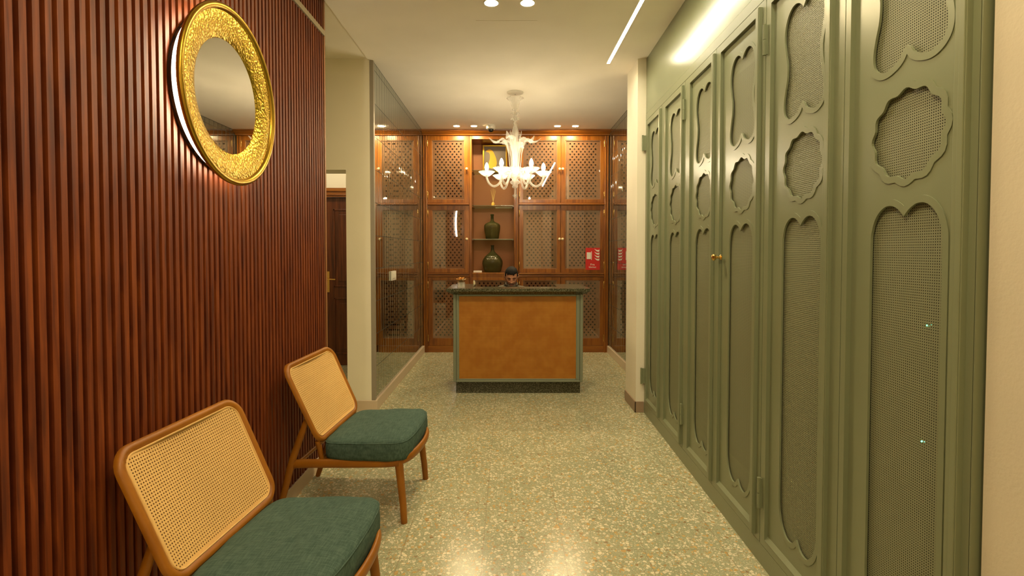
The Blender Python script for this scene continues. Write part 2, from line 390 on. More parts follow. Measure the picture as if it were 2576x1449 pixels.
# pillar wall with the corridor opening, and the block that carries the mirror tiles
struct('wall_pillar', B((-1.481, -1.26, 4.70, 8.2, 0, CZ + .03), (-3.6, -1.481, 4.70, 4.94, 2.226, CZ + .03), (-3.6, -2.6, 4.70, 4.94, 0, 2.226)), 'plaster')
struct('baseboard_pillar', B((-1.49, -1.205, 4.685, 4.70, 0, .1)), 'skirt', bevel=.003)
struct('wall_corridor_end', B((-3.6, -2.42, 6.55, 6.7, 0, 3.0), (-1.56, -1.481, 6.55, 6.7, 0, 3.0), (-2.42, -1.56, 6.55, 6.7, 2.2, 3.0)), 'plaster')
struct('ceiling_corridor', B((-3.6, -1.481, 4.94, 6.7, 2.95, 3.05)), 'ceil')
# right hand side
struct('wall_niche_right', B((1.50, 2.2, 5.07, 8.2, 0, CZ)), 'plaster')
struct('pillar_right', B((1.178, 2.2, 4.668, 5.07, 0, CZ)), 'plaster')
struct('baseboard_niche_right', B((1.452, 1.50, 5.07, 7.44, 0, .1)), 'skirt', bevel=.003)
struct('baseboard_niche_left', B((-1.26, -1.21, 4.70, 7.44, 0, .1)), 'skirt', bevel=.003)
bm = B((1.168, 1.178, 4.658, 5.07, 0, .1), (1.168, 1.25, 4.658, 4.668, 0, .1))
struct('baseboard_pillar_right', bm, 'skirtpink', bevel=.002)
struct('wall_right', B((1.188, 2.2, -3.3, 1.262, 0, CZ)), 'stucco')
def FX(y, off=0): return 1.1425 + .0234 * y + off
def FP(u, v, d): return (FX(u) + d, u, v)      # u along the wall, v height, d depth into the wall
bm = bmesh.new(); prism(bm, [[(1.278, 2.722), (4.667, 2.722), (4.667, CZ), (1.278, CZ)]], FP, .004, .3)
struct('trim_2', bm, 'fascia')

# mirror tiles in the niche
def tile_wall(name, x, sgn, y0, y1, label):
    bm = bmesh.new(); tw, thh = .0995, .305; nb = .0022
    z = .1
    while z < CZ - .03:
        zt = min(z + thh, CZ - .005); y = y0
        while y < y1 - .02:
            yt = min(y + tw, y1)
            a = [(x - sgn * .004, y + .0038, z + .0014), (x - sgn * .004, yt - .0038, z + .0014), (x - sgn * .004, yt - .0038, zt - .0014), (x - sgn * .004, y + .0038, zt - .0014)]
            tx, tz = random.gauss(0, .00010), random.gauss(0, .00016)
            b = [(x + tx * s1 + tz * s2, yy, zz) for yy, zz, s1, s2 in ((y + .004 + nb * .3, z + .0016 + nb * .3, -1, -1), (yt - .004 - nb * .3, z + .0016 + nb * .3, 1, -1), (yt - .004 - nb * .3, zt - .0016 - nb * .3, 1, 1), (y + .004 + nb * .3, zt - .0016 - nb * .3, -1, 1))]
            hexa(bm, a + b); y += tw
        z += thh
    o = obj(name, bm, 'tile'); tag(o, label, 'mirror tiles'); return o
tile_wall('mirror_tiling', -1.23, 1, 4.745, 7.42, 'smoked mirror tiles covering the left niche wall beside the light switch')
tile_wall('mirror_tiling', 1.47, -1, 5.075, 7.42, 'smoked mirror tiles covering the right niche wall behind the cream pillar')
struct('wall_niche_backing', B((-1.259, -1.2312, 4.745, 7.43, .1, CZ), (1.4712, 1.499, 5.072, 7.43, .1, CZ)), 'grout')
struct('trim_3', B((-1.262, -1.224, 4.702, 4.744, .1, CZ - .002)), 'alu', bevel=.002)

# ------------------------------------------------------------------ corridor door
dr = struct('door_1', B((-2.40, -1.58, 6.585, 6.63, .005, 2.17)), 'doorwood')
bm = bmesh.new()
for x0, x1, z0, z1 in ((-2.24, -1.74, 1.02, 2.02), (-2.24, -1.74, .15, .88)):
    for a in ((x0, x1, 6.575, 6.587, z0, z0 + .02), (x0, x1, 6.575, 6.587, z1 - .02, z1), (x0, x0 + .02, 6.575, 6.587, z0, z1), (x1 - .02, x1, 6.575, 6.587, z0, z1), (x0 + .07, x1 - .07, 6.578, 6.587, z0 + .07, z1 - .07)): box(bm, *a)
obj('raised_panel', bm, 'doorwood', dr, bevel=.003)
h = obj('handle_plate', B((-2.335, -2.292, 6.572, 6.585, .95, 1.22)), 'brass', dr, bevel=.003)
bm = bmesh.new(); tube(bm, [(-2.31, 6.573, 1.125), (-2.31, 6.535, 1.125), (-2.29, 6.525, 1.122), (-2.20, 6.525, 1.118)], .009, 8); obj('lever', bm, 'brass', dr, smooth=True)
fr = struct('trim_4', B((-2.50, -1.485, 6.53, 6.56, 2.17, 2.275), (-2.50, -2.40, 6.53, 6.56, 0, 2.17), (-1.58, -1.485, 6.53, 6.56, 0, 2.17)), 'teakh')
obj('moulding', B((-2.52, -1.483, 6.515, 6.535, 2.24, 2.285), (-2.50, -1.483, 6.52, 6.535, 2.19, 2.205)), 'teakh', fr, bevel=.004)
t = thing('added_corridor_lamp', 'unseen round ceiling lamp added to light the corridor behind the left opening', 'lamp', (-2.2, 5.8, 2.95))  # unseen lamp, added to light the corridor
bm = bmesh.new(); lathe(bm, [(.15, 2.95), (.15, 2.93), (.14, 2.925)], (-2.2, 5.8, 0), 24); obj('housing', bm, 'white', t, smooth=True)
bm = bmesh.new(); lathe(bm, [(.135, 2.926), (.12, 2.90), (.0, 2.895)], (-2.2, 5.8, 0), 24); obj('diffuser', bm, 'corr', t, smooth=True)

# ------------------------------------------------------------------ ceiling lights
def downlight(x, y, r, label, group):
    t = thing('downlight', label, 'ceiling light', (x, y, CZ), 0, group)
    bm = bmesh.new(); lathe(bm, [(r * 1.16, CZ), (r * 1.16, CZ - .004), (r * 1.0, CZ - .006), (r * .98, CZ - .001)], (x, y, 0), 28); obj('bezel', bm, 'white', t, smooth=True)
    bm = bmesh.new(); lathe(bm, [(r * .97, CZ - .002), (r * .9, CZ - .005), (0, CZ - .006)], (x, y, 0), 28); obj('lens', bm, 'down', t, smooth=True)
G = 'recessed ceiling downlights'
downlight(-.114, 3.62, .047, 'larger recessed downlight, left one of the pair in the mid ceiling', G)
downlight(.139, 3.62, .047, 'larger recessed downlight, right one of the pair in the mid ceiling', G)
for x, w in ((-.709, 'outermost left small downlight above the left wooden cabinet'), (-.469, 'small downlight beside the dome camera, left of the chandelier'),
             (.693, 'small downlight above the right cabinet, nearer to the chandelier'), (.941, 'outermost right small downlight above the right wooden cabinet')):
    downlight(x, 7.146, .042, w, G)
for x, y in ((-.114, .9), (.139, .9), (-.114, -1.6), (.139, -1.6)):  # unseen downlights, added to brighten the near part of the hall
    downlight(x, y, .047, 'unseen downlight added over the camera side of the hall', 'unseen downlights added behind the camera')
t = thing('added_globe_lamp', 'unseen globe lamp added as fill light on the slatted wall near the entrance', 'lamp', (-1.28, -1.6, 2.1))  # unseen globe, added as fill for the front ceiling and walls
bm = bmesh.new(); lathe(bm, [(.05, -1.279), (.05, -1.262), (.02, -1.25), (.02, -1.20)], (0, -1.6, 2.15), 20, 'X'); obj('bracket', bm, 'brass', t, smooth=True)
bm = bmesh.new(); bmesh.ops.create_uvsphere(bm, u_segments=24, v_segments=16, radius=.10); bm.transform(Matrix.Translation((-1.11, -1.6, 2.15))); obj('globe', bm, 'corr', t, smooth='all')
t = thing('linear_light', 'long thin white light strip set in the ceiling beside the green cabinets', 'strip light', (.933, 1.2, CZ))
obj('channel', B((.9182, .9192, 1.041, 4.789, CZ, CZ + .019), (.9468, .9478, 1.041, 4.789, CZ, CZ + .019), (.9182, .9478, 1.041, 4.789, CZ + .018, CZ + .0195)), 'white', t)
obj('diffuser', B((.920, .946, 1.045, 4.785, CZ + .0135, CZ + .0175)), 'led', t)
o = obj('access_panel', B((-.239, .225, 3.90, 4.306, CZ - .0015, CZ)), 'ceil'); tag(o, 'flush square access panel in the ceiling before the chandelier', 'hatch')
# dome camera
t = thing('dome_camera', 'white dome security camera on the ceiling over the shelf bay', 'camera', (-.232, 7.12, CZ))
bm = bmesh.new(); lathe(bm, [(.062, CZ), (.064, CZ - .02), (.060, CZ - .05), (.045, CZ - .056)], (-.232, 7.12, 0), 24); obj('housing', bm, 'white', t, smooth=True)
bm = bmesh.new(); lathe(bm, [(.040, CZ - .055), (.038, CZ - .075), (.024, CZ - .09), (0, CZ - .096)], (-.232, 7.12, 0), 24); obj('dome', bm, 'black', t, smooth=True)

# ------------------------------------------------------------------ green cabinets on the right
def offset_loop(pts, d):
    n = len(pts); out = []
    for i in range(n):
        a, b, c = Vector(pts[i - 1][:2]), Vector(pts[i][:2]), Vector(pts[(i + 1) % n][:2])
        t1, t2 = (b - a).normalized(), (c - b).normalized()
        n1, n2 = Vector((t1.y, -t1.x)), Vector((t2.y, -t2.x)); m = (n1 + n2)
        if m.length < 1e-6: m = n1
        m.normalize(); k = max(.7, m.dot(n1)); out.append(b + m * (d / k))
    P2 = [Vector(p[:2]) for p in pts]
    def dist(q):
        best = 9
        for i in range(n):
            a, b = P2[i - 1], P2[i]; ab = b - a; t = max(0, min(1, (q - a).dot(ab) / max(1e-12, ab.dot(ab)))); best = min(best, (q - a - ab * t).length)
        return best
    return [q for q in out if dist(q) > abs(d) * .93]
def sym(half, n=5):
    """half outline from the top notch clockwise to the bottom notch (u>=0), mirrored; cusps stay sharp"""
    r = catmull([(u, v, 0) for u, v in half], n)
    left = [(-p.x, p.y) for p in reversed(r[1:-1])]
    return [(p.x, p.y) for p in r] + left
UP = sym([(0, 2.478), (.022, 2.502), (.055, 2.517), (.09, 2.512), (.122, 2.485), (.141, 2.44), (.144, 2.39), (.131, 2.33), (.119, 2.28), (.122, 2.22), (.136, 2.17), (.146, 2.12), (.141, 2.08), (.118, 2.056), (.088, 2.048), (.055, 2.055), (.03, 2.068), (.014, 2.088), (0, 2.098)])
MID = [((.141 + .0055 * cos(12 * a)) * sin(a), 1.836 + (.131 + .0055 * cos(12 * a)) * cos(a)) for a in [2 * pi * i / 96 for i in range(96)]]
LOW = sym([(0, 1.588), (.02, 1.608), (.05, 1.623), (.085, 1.62), (.118, 1.593), (.137, 1.55), (.1425, 1.49), (.1425, 1.2), (.1425, .9), (.1425, .6), (.1425, .40), (.138, .33), (.118, .275), (.088, .243), (.06, .234), (.03, .243), (.012, .262), (0, .275)])
LEAF = [  # far edge, near edge, recess far, centre, astragal near edge
    (4.655, 4.142, 4.60, 4.385, 4.146), (4.138, 3.562, 4.04, 3.81, 3.575), (3.556, 3.002, 3.46, 3.228, 3.004),
    (2.998, 2.400, 2.935, 2.683, 2.437), (2.394, 1.815, 2.352, 2.110, 1.872), (1.811, 1.281, 1.784, 1.543, 1.303)]
def leaf(t, k):
    y0, y1, r0, c, ab = LEAF[k]; r1 = ab + .02
    fl = [(y1, .10), (y0, .10), (y0, 2.655), (y1, 2.655)]; rc = [(r1, .133), (r0, .133), (r0, 2.61), (r1, 2.61)]
    bm = bmesh.new(); prism(bm, [fl, rc], FP, 0, .04)
    # sheet with the three cut-outs, and the sloping ledge under it
    sh = [(c + u, v) for u, v in UP], [(c + u, v) for u, v in MID], [(c + u, v) for u, v in LOW]
    prism(bm, [[(r1 - .003, .128), (r0 + .003, .128), (r0 + .003, 2.615), (r1 - .003, 2.615)]] + [list(reversed(s)) for s in sh], FP, .017, .022)
    hexa(bm, [FP(r1, .131, 0), FP(r0, .131, 0), FP(r0, .131, .018), FP(r1, .131, .018), FP(r1, .134, 0), FP(r0, .134, 0), FP(r0, .152, .018), FP(r1, .152, .018)])
    d = obj('door', bm, 'green', t)
    bm = bmesh.new()
    for s in sh:
        prism(bm, [[tuple(p) for p in offset_loop(s, -.021)], list(reversed(s))], FP, .0140, .017)
    obj('cutout_border', bm, 'green', d, bevel=.0008)
    bm = bmesh.new(); prism(bm, [[(c - .175, .17), (c + .175, .17), (c + .175, 2.57), (c - .175, 2.57)]], FP, .027, .0275)
    obj('pierced_panel', bm, 'mesh', d)
    bm = bmesh.new(); prism(bm, [[(ab, .118), (ab + .036, .118), (ab + .036, 2.632), (ab, 2.632)]], FP, -.016, .001)
    prism(bm, [[(ab + .003, .120), (ab + .02, .120), (ab + .02, 2.630), (ab + .003, 2.630)]], FP, -.019, -.015)
    obj('astragal', bm, 'green', d, bevel=.0015)
    return d
def hinge(t, y, off=-.012, i=0):
    i = 0 if off < -.02 else 1
    for z0, z1 in ((.27, .415), (2.387, 2.527)):
        bm = bmesh.new(); x = FX(y) + off
        zm = (z0 + z1) / 2
        lathe(bm, [(.0085, z0), (.0085, zm - .001)], (x, y, 0), 12); lathe(bm, [(.0085, zm + .001), (.0085, z1)], (x, y, 0), 12)
        box(bm, x, x + abs(off) + .002, y - .006, y + .003, z0 + .003, z1 - .003)
        obj('hinge', bm, 'green', t, smooth=30)
for i, (a, b, nm) in enumerate(((0, 1, 'tall sage green double door cabinet, farthest one beside the cream pillar'),
                                (2, 3, 'tall sage green double door cabinet with the brass knob, middle of the row'),
                                (4, 5, 'tall sage green double door cabinet, nearest one beside the rough cream wall'))):
    Y0, Y1 = LEAF[b][1] - .003, LEAF[a][0] + .003
    t = thing('tall_cabinet', nm, 'cabinet', (FX((Y0 + Y1) / 2) + .2, (Y0 + Y1) / 2, 0), 0, 'tall green cabinets along the right wall')
    bm = bmesh.new()
    prism(bm, [[(Y0, 0), (Y1, 0), (Y1, .098), (Y0, .098)]], FP, 0, .32)
    prism(bm, [[(Y0, .098), (Y0 + .02, .098), (Y0 + .02, 2.657), (Y0, 2.657)]], FP, .042, .32)
    prism(bm, [[(Y1 - .02, .098), (Y1, .098), (Y1, 2.657), (Y1 - .02, 2.657)]], FP, .042, .32)
    prism(bm, [[(Y0, 2.658), (Y1, 2.658), (Y1, 2.717), (Y0, 2.717)]], FP, 0, .32)
    if i == 2: prism(bm, [[(Y0 - .004, 0), (Y0, 0), (Y0, 2.72), (Y0 - .004, 2.72)]], FP, -.001, .3)
    obj('carcass', bm, 'green', t)
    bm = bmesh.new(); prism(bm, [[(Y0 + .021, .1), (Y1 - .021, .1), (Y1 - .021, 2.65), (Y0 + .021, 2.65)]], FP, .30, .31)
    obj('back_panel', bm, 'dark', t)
    d1 = leaf(t, a); d2 = leaf(t, b)
    hinge(d1, Y1 - (.014 if i == 0 else .011), -.030 if i == 0 else -.012)
    if i < 2: pass
    if i == 1:
        bm = bmesh.new(); x = FX(2.905)
        lathe(bm, [(.012, x + .004), (.016, x - .001), (.007, x - .006), (.007, x - .024), (.017, x - .032), (.019, x - .042), (.012, x - .050), (0, x - .053)], (0, 2.905, 1.447), 20, 'X')
        obj('knob', bm, 'brass', d2, smooth=True)
    if i == 2:
        for yy, zz in ((1.462, 1.27), (1.473, .93)):
            bm = bmesh.new(); lathe(bm, [(0, FX(yy) + .0262), (.0022, FX(yy) + .0264), (.0022, FX(yy) + .04)], (0, yy, zz), 8, 'X'); obj('indicator_light', bm, 'ledgreen', t)

# ------------------------------------------------------------------ wooden cabinets at the back
YB = 7.44
def BP(u, v, d): return (u, YB + d, v)
def back_door(t, x0, x1, z0, z1, ox0, ox1, oz0, oz1, knob=None, hinge_x=None, glass=True):
    bm = bmesh.new(); prism(bm, [[(x0, z0), (x1, z0), (x1, z1), (x0, z1)], [(ox0, oz0), (ox0, oz1), (ox1, oz1), (ox1, oz0)]], BP, 0, .028)
    d = obj('door', bm, 'teak', t, bevel=.002)
    bm = bmesh.new()   # bead round the opening
    for a in ((ox0, ox0 + .008, oz0, oz1), (ox1 - .008, ox1, oz0, oz1), (ox0, ox1, oz0, oz0 + .008), (ox0, ox1, oz1 - .008, oz1)): box(bm, a[0], a[1], YB + .004, YB + .016, a[2], a[3])
    obj('bead', bm, 'perf', d)
    bm = bmesh.new(); perforated(bm, BP, ox0, ox1, oz0, oz1, .0613, .0379, .0128, True, .006, border=.012); bm.transform(Matrix.Translation((0, .02, 0)))
    obj('pierced_panel', bm, 'perf', d)
    obj('pane', B((ox0 + .002, ox1 - .002, YB + .010, YB + .013, oz0 + .002, oz1 - .002)), 'pane', d)
    if knob:
        bm = bmesh.new(); lathe(bm, [(.006, YB + .001), (.006, YB - .014), (.016, YB - .018), (.019, YB - .028), (.013, YB - .036), (0, YB - .038)], (knob[0], 0, knob[1]), 20, 'Y')
        obj('knob', bm, 'cream', d, smooth=True)
    if hinge_x is not None:
        for zc in (z0 + .11, z1 - .11):
            bm = bmesh.new(); lathe(bm, [(.004, zc - .05), (.0065, zc - .045), (.0065, zc + .045), (.004, zc + .05)], (hinge_x, YB - .004, 0), 10); obj('hinge', bm, 'brass', d, smooth=True)
    return d
def pilaster(bm, x0, x1, z0, z1, proud=.02):
    box(bm, x0, x1, YB - .002, YB + .03, z0, z1)
    w = (x1 - x0) / 4
    for i in range(2):
        a = x0 + w * (.55 + 1.9 * i); box(bm, a, a + w, YB - .002 - proud * .6, YB, z0, z1)
def carcass(t, x0, x1, dp=.5, back=True):
    obj('carcass', B((x0, x0 + .018, YB + .03, YB + dp, 0, 3.15), (x1 - .018, x1, YB + .03, YB + dp, 0, 3.15), (x0, x1, YB + dp, YB + dp + .015, 0, 3.15),
        (x0 + .018, x1 - .018, YB + .03, YB + dp, 3.13, 3.15), (x0 + .018, x1 - .018, YB + .03, YB + dp, 2.15, 2.17), (x0 + .018, x1 - .018, YB + .03, YB + dp, 1.13, 1.15)), 'dark', t)
ZU = (2.182, 3.148, 2.228, 3.085); ZL = (1.166, 2.142, 1.224, 2.075); ZB = (.10, 1.10, .206, 1.056)
def rails(t, x0, x1, lo=True):
    obj('middle_rail', B((x0, x1, YB - .004, YB + .03, 2.144, 2.180), (x0, x1, YB - .022, YB - .003, 2.152, 2.170)), 'teakh', t, bevel=.003)
    obj('waist_rail', B((x0, x1, YB + .002, YB + .03, 1.102, 1.164), (x0, x1, YB - .018, YB + .004, 1.145, 1.162), (x0, x1, YB - .010, YB + .004, 1.106, 1.122)), 'teakh', t, bevel=.003)
    obj('plinth', B((x0, x1, YB + .0, YB + .03, 0, .098)), 'teakh', t, bevel=.003)
# left unit
t = thing('wooden_cabinet', 'brown wooden cabinet with one column of pierced glazed doors, left of the open shelves', 'cabinet', (-.86, 7.7, 0), 0, 'wooden cabinets across the back')
carcass(t, -1.232, -.560); rails(t, -1.162, -.557)
bm = bmesh.new(); pilaster(bm, -1.235, -1.162, 0, 3.148); obj('pilaster', bm, 'teak', t, bevel=.004)
back_door(t, -1.159, -.557, ZU[0], ZU[1], -1.095, -.63, ZU[2], ZU[3], (-.593, 2.67), -1.16)
back_door(t, -1.159, -.557, ZL[0], ZL[1], -1.095, -.63, ZL[2], ZL[3], (-.593, 1.655), -1.16)
back_door(t, -1.159, -.557, ZB[0], ZB[1], -1.095, -.63, ZB[2], ZB[3], None, -1.16)
# middle unit with open shelves
t = thing('shelf_unit', 'brown wooden open shelf bay with glass shelves behind the chandelier', 'shelf', (-.21, 7.7, 0))
DP = .42
obj('frame', B((-.555, -.52, YB, YB + DP, 1.10, 3.148), (.092, .10, YB, YB + DP, 1.10, 3.148), (-.52, .092, YB - .004, YB + DP, 1.140, 1.166), (-.52, .092, YB + .004, YB + DP, 3.10, 3.148),
    (-.52, .092, YB + .002, YB + .03, 1.102, 1.14), (-.54, .10, YB + .0, YB + .03, 0, .098)), 'teak', t, bevel=.002)
obj('back_panel', B((-.52, .092, YB + DP - .012, YB + DP, 1.166, 3.10)), 'inner', t)
for z in (2.655, 2.143, 1.655): obj('glass_shelf', B((-.519, .091, YB + .012, YB + DP - .014, z - .006, z + .004)), 'shelfglass', t)
for z in (2.649, 2.137, 1.649):
    for x in (-.518, .074): obj('shelf_bracket', B((x, x + .016, YB + .04, YB + .36, z - .016, z)), 'teak', t)
bm = bmesh.new(); pilaster(bm, .10, .160, 0, 3.148); obj('pilaster', bm, 'teak', t, bevel=.004)
obj('carcass', B((-.552, -.52, YB + .03, YB + .5, 0, 1.10), (.08, .098, YB + .03, YB + .5, 0, 1.10), (-.552, .098, YB + .5, YB + .515, 0, 1.1)), 'dark', t)
back_door(t, -.552, .098, ZB[0], ZB[1], -.482, .03, ZB[2], ZB[3], None, None)
# right unit
t = thing('wooden_cabinet', 'brown wooden cabinet with paired pierced glazed doors, right of the open shelves', 'cabinet', (.8, 7.7, 0), 0, 'wooden cabinets across the back')
carcass(t, .165, 1.468); rails(t, .162, 1.402)
bm = bmesh.new(); pilaster(bm, 1.402, 1.470, 0, 3.148); obj('pilaster', bm, 'teak', t, bevel=.004)
for (z0, z1, p0, p1), kz in ((ZU, 2.667), (ZL, 1.655), (ZB, None)):
    back_door(t, .165, .770, z0, z1, .214 + .01, .717, p0, p1, (.752, kz) if kz else None, .171)
    back_door(t, .774, 1.400, z0, z1, .838, 1.347, p0, p1, (.797, kz) if kz else None, 1.402)
# cornice
bm = bmesh.new(); pr = [(0, 3.148), (-.03, 3.152), (-.035, 3.165), (-.075, 3.185), (-.085, 3.195), (-.105, 3.20), (-.11, 3.219), (.3, 3.219), (.3, 3.148)]
prism(bm, [pr], lambda u, v, d: (d, YB + u, v), -1.229, 1.469)
struct('trim_5', bm, 'teakh')

# things in the open shelves
YS = YB + .17
def px(x, y=YS): return (x - 1277) / 1286 * y
def demijohn(name, label, prof, z, x=None):
    t = thing(name, label, 'bottle', (x, YS, z), 0, 'green glass demijohns')
    bm = bmesh.new(); lathe(bm, [(r, z + h) for r, h in prof], (x, YS, 0), 36); obj('glass_body', bm, 'bottle', t, smooth='all')
    return t
demijohn('demijohn', 'olive glass demijohn with straight tapering sides on the middle glass shelf',
    [(.085, .001), (.098, .008), (.103, .05), (.117, .13), (.121, .18), (.118, .205), (.10, .228), (.07, .242), (.045, .252), (.028, .265), (.023, .285), (.022, .345), (.027, .350), (.027, .366), (.018, .368), (.017, .30)], 1.660, -.229)
d2 = demijohn('demijohn', 'round bellied olive demijohn with white handwriting on the bottom shelf',
    [(.10, .001), (.122, .010), (.133, .04), (.146, .09), (.153, .13), (.150, .165), (.135, .20), (.11, .235), (.08, .262), (.05, .288), (.032, .31), (.025, .33), (.022, .36), (.021, .385), (.025, .388), (.025, .40), (.016, .402), (.015, .34)], 1.167, -.225)
bm = bmesh.new(); rnd = random.Random(3)
def bottle_r(h): return .150 - max(0, (h - .165)) * .62
for row, (hz, x0, x1) in enumerate(((.235, -.070, .055), (.200, -.080, .075))):
    x = x0
    while x < x1:
        pts = []
        for k in range(4):
            xx = x + k * .0045; zz = hz + (rnd.random() - .5) * .022
            rr = .109 + (.235 - zz) * .78 if zz > .165 else .15
            pts.append((-.225 + xx, YS - math.sqrt(max(.0004, rr * rr - xx * xx)) - .001, 1.167 + zz))
        tube(bm, pts, .0014, 5); x += .0175 + rnd.random() * .004
obj('handwriting', bm, 'signwhite', d2)
t = thing('reed_diffuser', 'small amber reed diffuser bottle standing on the glass shelf', 'diffuser', (-.215, YS, 2.147))
bm = bmesh.new(); lathe(bm, [(.022, 2.148), (.026, 2.152), (.026, 2.185), (.018, 2.198), (.010, 2.204), (.010, 2.215)], (-.215, YS, 0), 20); obj('bottle_glass', bm, 'amber', t, smooth=True)
for dx, dy, h in ((-.035, 0, .24), (-.018, .01, .26), (.006, -.01, .26), (.026, .008, .25), (.036, -.004, .23)):
    bm = bmesh.new(); tube(bm, [(-.215 - dx * .2, YS, 2.17), (-.215 + dx, YS + dy, 2.147 + h)], .0022, 6); obj('reed', bm, 'reed', t)
o = obj('card_box', B((-.502, -.378, YB + .05, YB + .13, 1.1665, 1.192)), 'white', bevel=.002); tag(o, 'flat white card box beside the larger green bottle', 'box')
# framed picture of a yellow bird
t = thing('framed_picture', 'gold framed painting of a yellow bird on grey, upper shelf', 'picture', (-.19, YS + .1, 2.66))
x0, x1, z0, z1, yy = -.375, -.005, 2.661, 3.075, YS + .12
bm = bmesh.new(); prism(bm, [[(x0, z0), (x1, z0), (x1, z1), (x0, z1)], [(x0 + .022, z0 + .022), (x0 + .022, z1 - .022), (x1 - .022, z1 - .022), (x1 - .022, z0 + .022)]], lambda u, v, d: (u, yy + d, v), 0, .022)
obj('picture_frame', bm, 'goldrim', t, bevel=.002)
obj('canvas', B((x0 + .02, x1 - .02, yy + .012, yy + .02, z0 + .02, z1 - .02)), 'paintbg', t)
bird = catmull([(-.325, 2.985, 0), (-.30, 3.005, 0), (-.262, 3.012, 0), (-.225, 2.985, 0), (-.195, 2.93, 0), (-.170, 2.86, 0), (-.165, 2.79, 0), (-.19, 2.74, 0), (-.24, 2.725, 0), (-.285, 2.745, 0), (-.285, 2.80, 0), (-.268, 2.87, 0), (-.268, 2.93, 0), (-.285, 2.965, 0), (-.31, 2.97, 0)], 5, True)
bm = bmesh.new(); prism(bm, [[(p.x, p.y) for p in bird]], lambda u, v, d: (u, yy + .012 + d, v), -.002, .001); obj('painted_bird', bm, 'ochre', t)
# red sign on the right cabinet
SX0, SX1, SZ0, SZ1 = 1.135, 1.343, 1.208, 1.528
t = thing('fire_sign', 'red fire blanket sign with white flames on the lower right glazed door', 'sign', ((SX0 + SX1) / 2, YB - .006, SZ0))
obj('board', B((SX0, SX1, YB - .006, YB - .002, SZ0, SZ1)), 'red', t)
bm = bmesh.new()
box(bm, SX0 + .015, SX0 + .075, YB - .008, YB - .006, 1.365, 1.462); box(bm, SX0 + .079, SX0 + .088, YB - .008, YB - .006, 1.352, 1.478)
obj('blanket_symbol', bm, 'signwhite', t)
for k in range(4):
    zc = 1.345 + k * .043
    f = catmull([(SX1 - .012, zc, 0), (SX1 - .05, zc + .004, 0), (SX1 - .082, zc + .04, 0), (SX1 - .055, zc + .025, 0), (SX1 - .02, zc + .022, 0), (SX1 - .012, zc + .035, 0)], 4, True)
    bm = bmesh.new(); prism(bm, [[(p.x, p.y) for p in f]], lambda u, v, d: (u, YB - .007 + d, v), -.001, .001); obj('flame_symbol', bm, 'signwhite', t)
def text(name, body, size, loc, parent, mat):
    cu = bpy.data.curves.new(name, 'FONT'); cu.body = body; cu.size = size; cu.extrude = .0006; cu.align_x = 'CENTER'
    tmp = bpy.data.objects.new(name, cu); COL.objects.link(tmp)
    me = bpy.data.meshes.new_from_object(tmp.evaluated_get(bpy.context.evaluated_depsgraph_get()))
    bpy.data.objects.remove(tmp); bpy.data.curves.remove(cu)
    o = bpy.data.objects.new(name, me); COL.objects.link(o); me.materials.clear(); me.materials.append(MT[mat]); o.parent = parent
    o.location = WM[parent].inverted() @ Vector(loc); o.rotation_euler = (radians(90), 0, 0); return o
text('sign_text', 'Fire', .040, ((SX0 + SX1) / 2 - .005, YB - .0075, 1.272), t, 'signwhite')
text('sign_text', 'blanket', .036, ((SX0 + SX1) / 2 - .005, YB - .0075, 1.236), t, 'signwhite')
# light switch on the left mirror wall
t = thing('light_switch', 'white light switch on the left mirrored wall', 'switch', (-1.2, 5.5, 1.17))
obj('plate', B((-1.229, -1.214, 5.36, 5.57, 1.17, 1.268)), 'white', t, bevel=.002)
obj('rocker', B((-1.2141, -1.209, 5.40, 5.53, 1.19, 1.248)), 'white', t, bevel=.001)

# ------------------------------------------------------------------ reception desk
t = thing('reception_desk', 'reception desk with orange brown cane front and dark speckled stone top', 'desk', (.11, 5.55, 0))
dx0, dx1, dy0, dy1 = -.562, .777, 5.25, 5.88
bm = bmesh.new()
lo = lambda o_: [(dx0 - .0 - o_, dy0 - o_), (dx1 + o_, dy0 - o_), (dx1 + o_, dy1 + .03), (.53 - 0, dy1 + .03), (.53, 5.48), (-.37, 5.48), (-.37, dy1 + .03), (dx0 - o_, dy1 + .03)]
A, C_, D = lo(.0), lo(.062), lo(.062)
Lb = [bm.verts.new((p[0], p[1], 1.036)) for p in A]; Lm = [bm.verts.new((p[0], p[1], 1.070)) for p in C_]; Lt = [bm.verts.new((p[0], p[1], 1.10)) for p in D]
for a, b in ((Lb, Lm), (Lm, Lt)):
    for i in range(8): bm.faces.new((a[i], a[(i + 1) % 8], b[(i + 1) % 8], b[i]))
for L_ in (Lb, Lt):
    for q in tessellate_polygon([[v.co.xy.to_3d() for v in L_]]): bm.faces.new([L_[i] for i in q])
obj('stone_top', bm, 'granite', t)
obj('plinth', B((-.538, .755, 5.305, 5.345, 0, .128), (-.538, -.50, 5.345, 5.85, 0, .128), (.717, .755, 5.345, 5.85, 0, .128)), 'granite', t)
bm = B((dx0, dx0 + .03, dy0, dy1, .128, 1.036), (dx1 - .03, dx1, dy0, dy1, .128, 1.036), (dx0 + .03, dx0 + .06, dy0 + .01, dy0 + .05, .128, 1.036), (dx1 - .06 - .01, dx1 - .03, dy0 + .01, dy0 + .05, .128, 1.036),
       (dx0 + .06, dx1 - .07, dy0 + .01, dy0 + .05, .128, .160), (dx0 + .06, dx1 - .07, dy0 + .012, dy0 + .05, 1.016, 1.036), (dx0 + .03, dx1 - .03, dy0 - .004, dy0 + .012, .128, .146))
obj('frame', bm, 'greenframe', t, bevel=.005)
obj('cane_front', B((dx0 + .058, dx1 - .068, dy0 + .020, dy0 + .0205, .158, 1.018)), 'deskcane', t)
obj('front_board', B((dx0 + .03, dx1 - .03, dy0 + .028, dy0 + .045, .13, 1.034)), 'deskback', t)
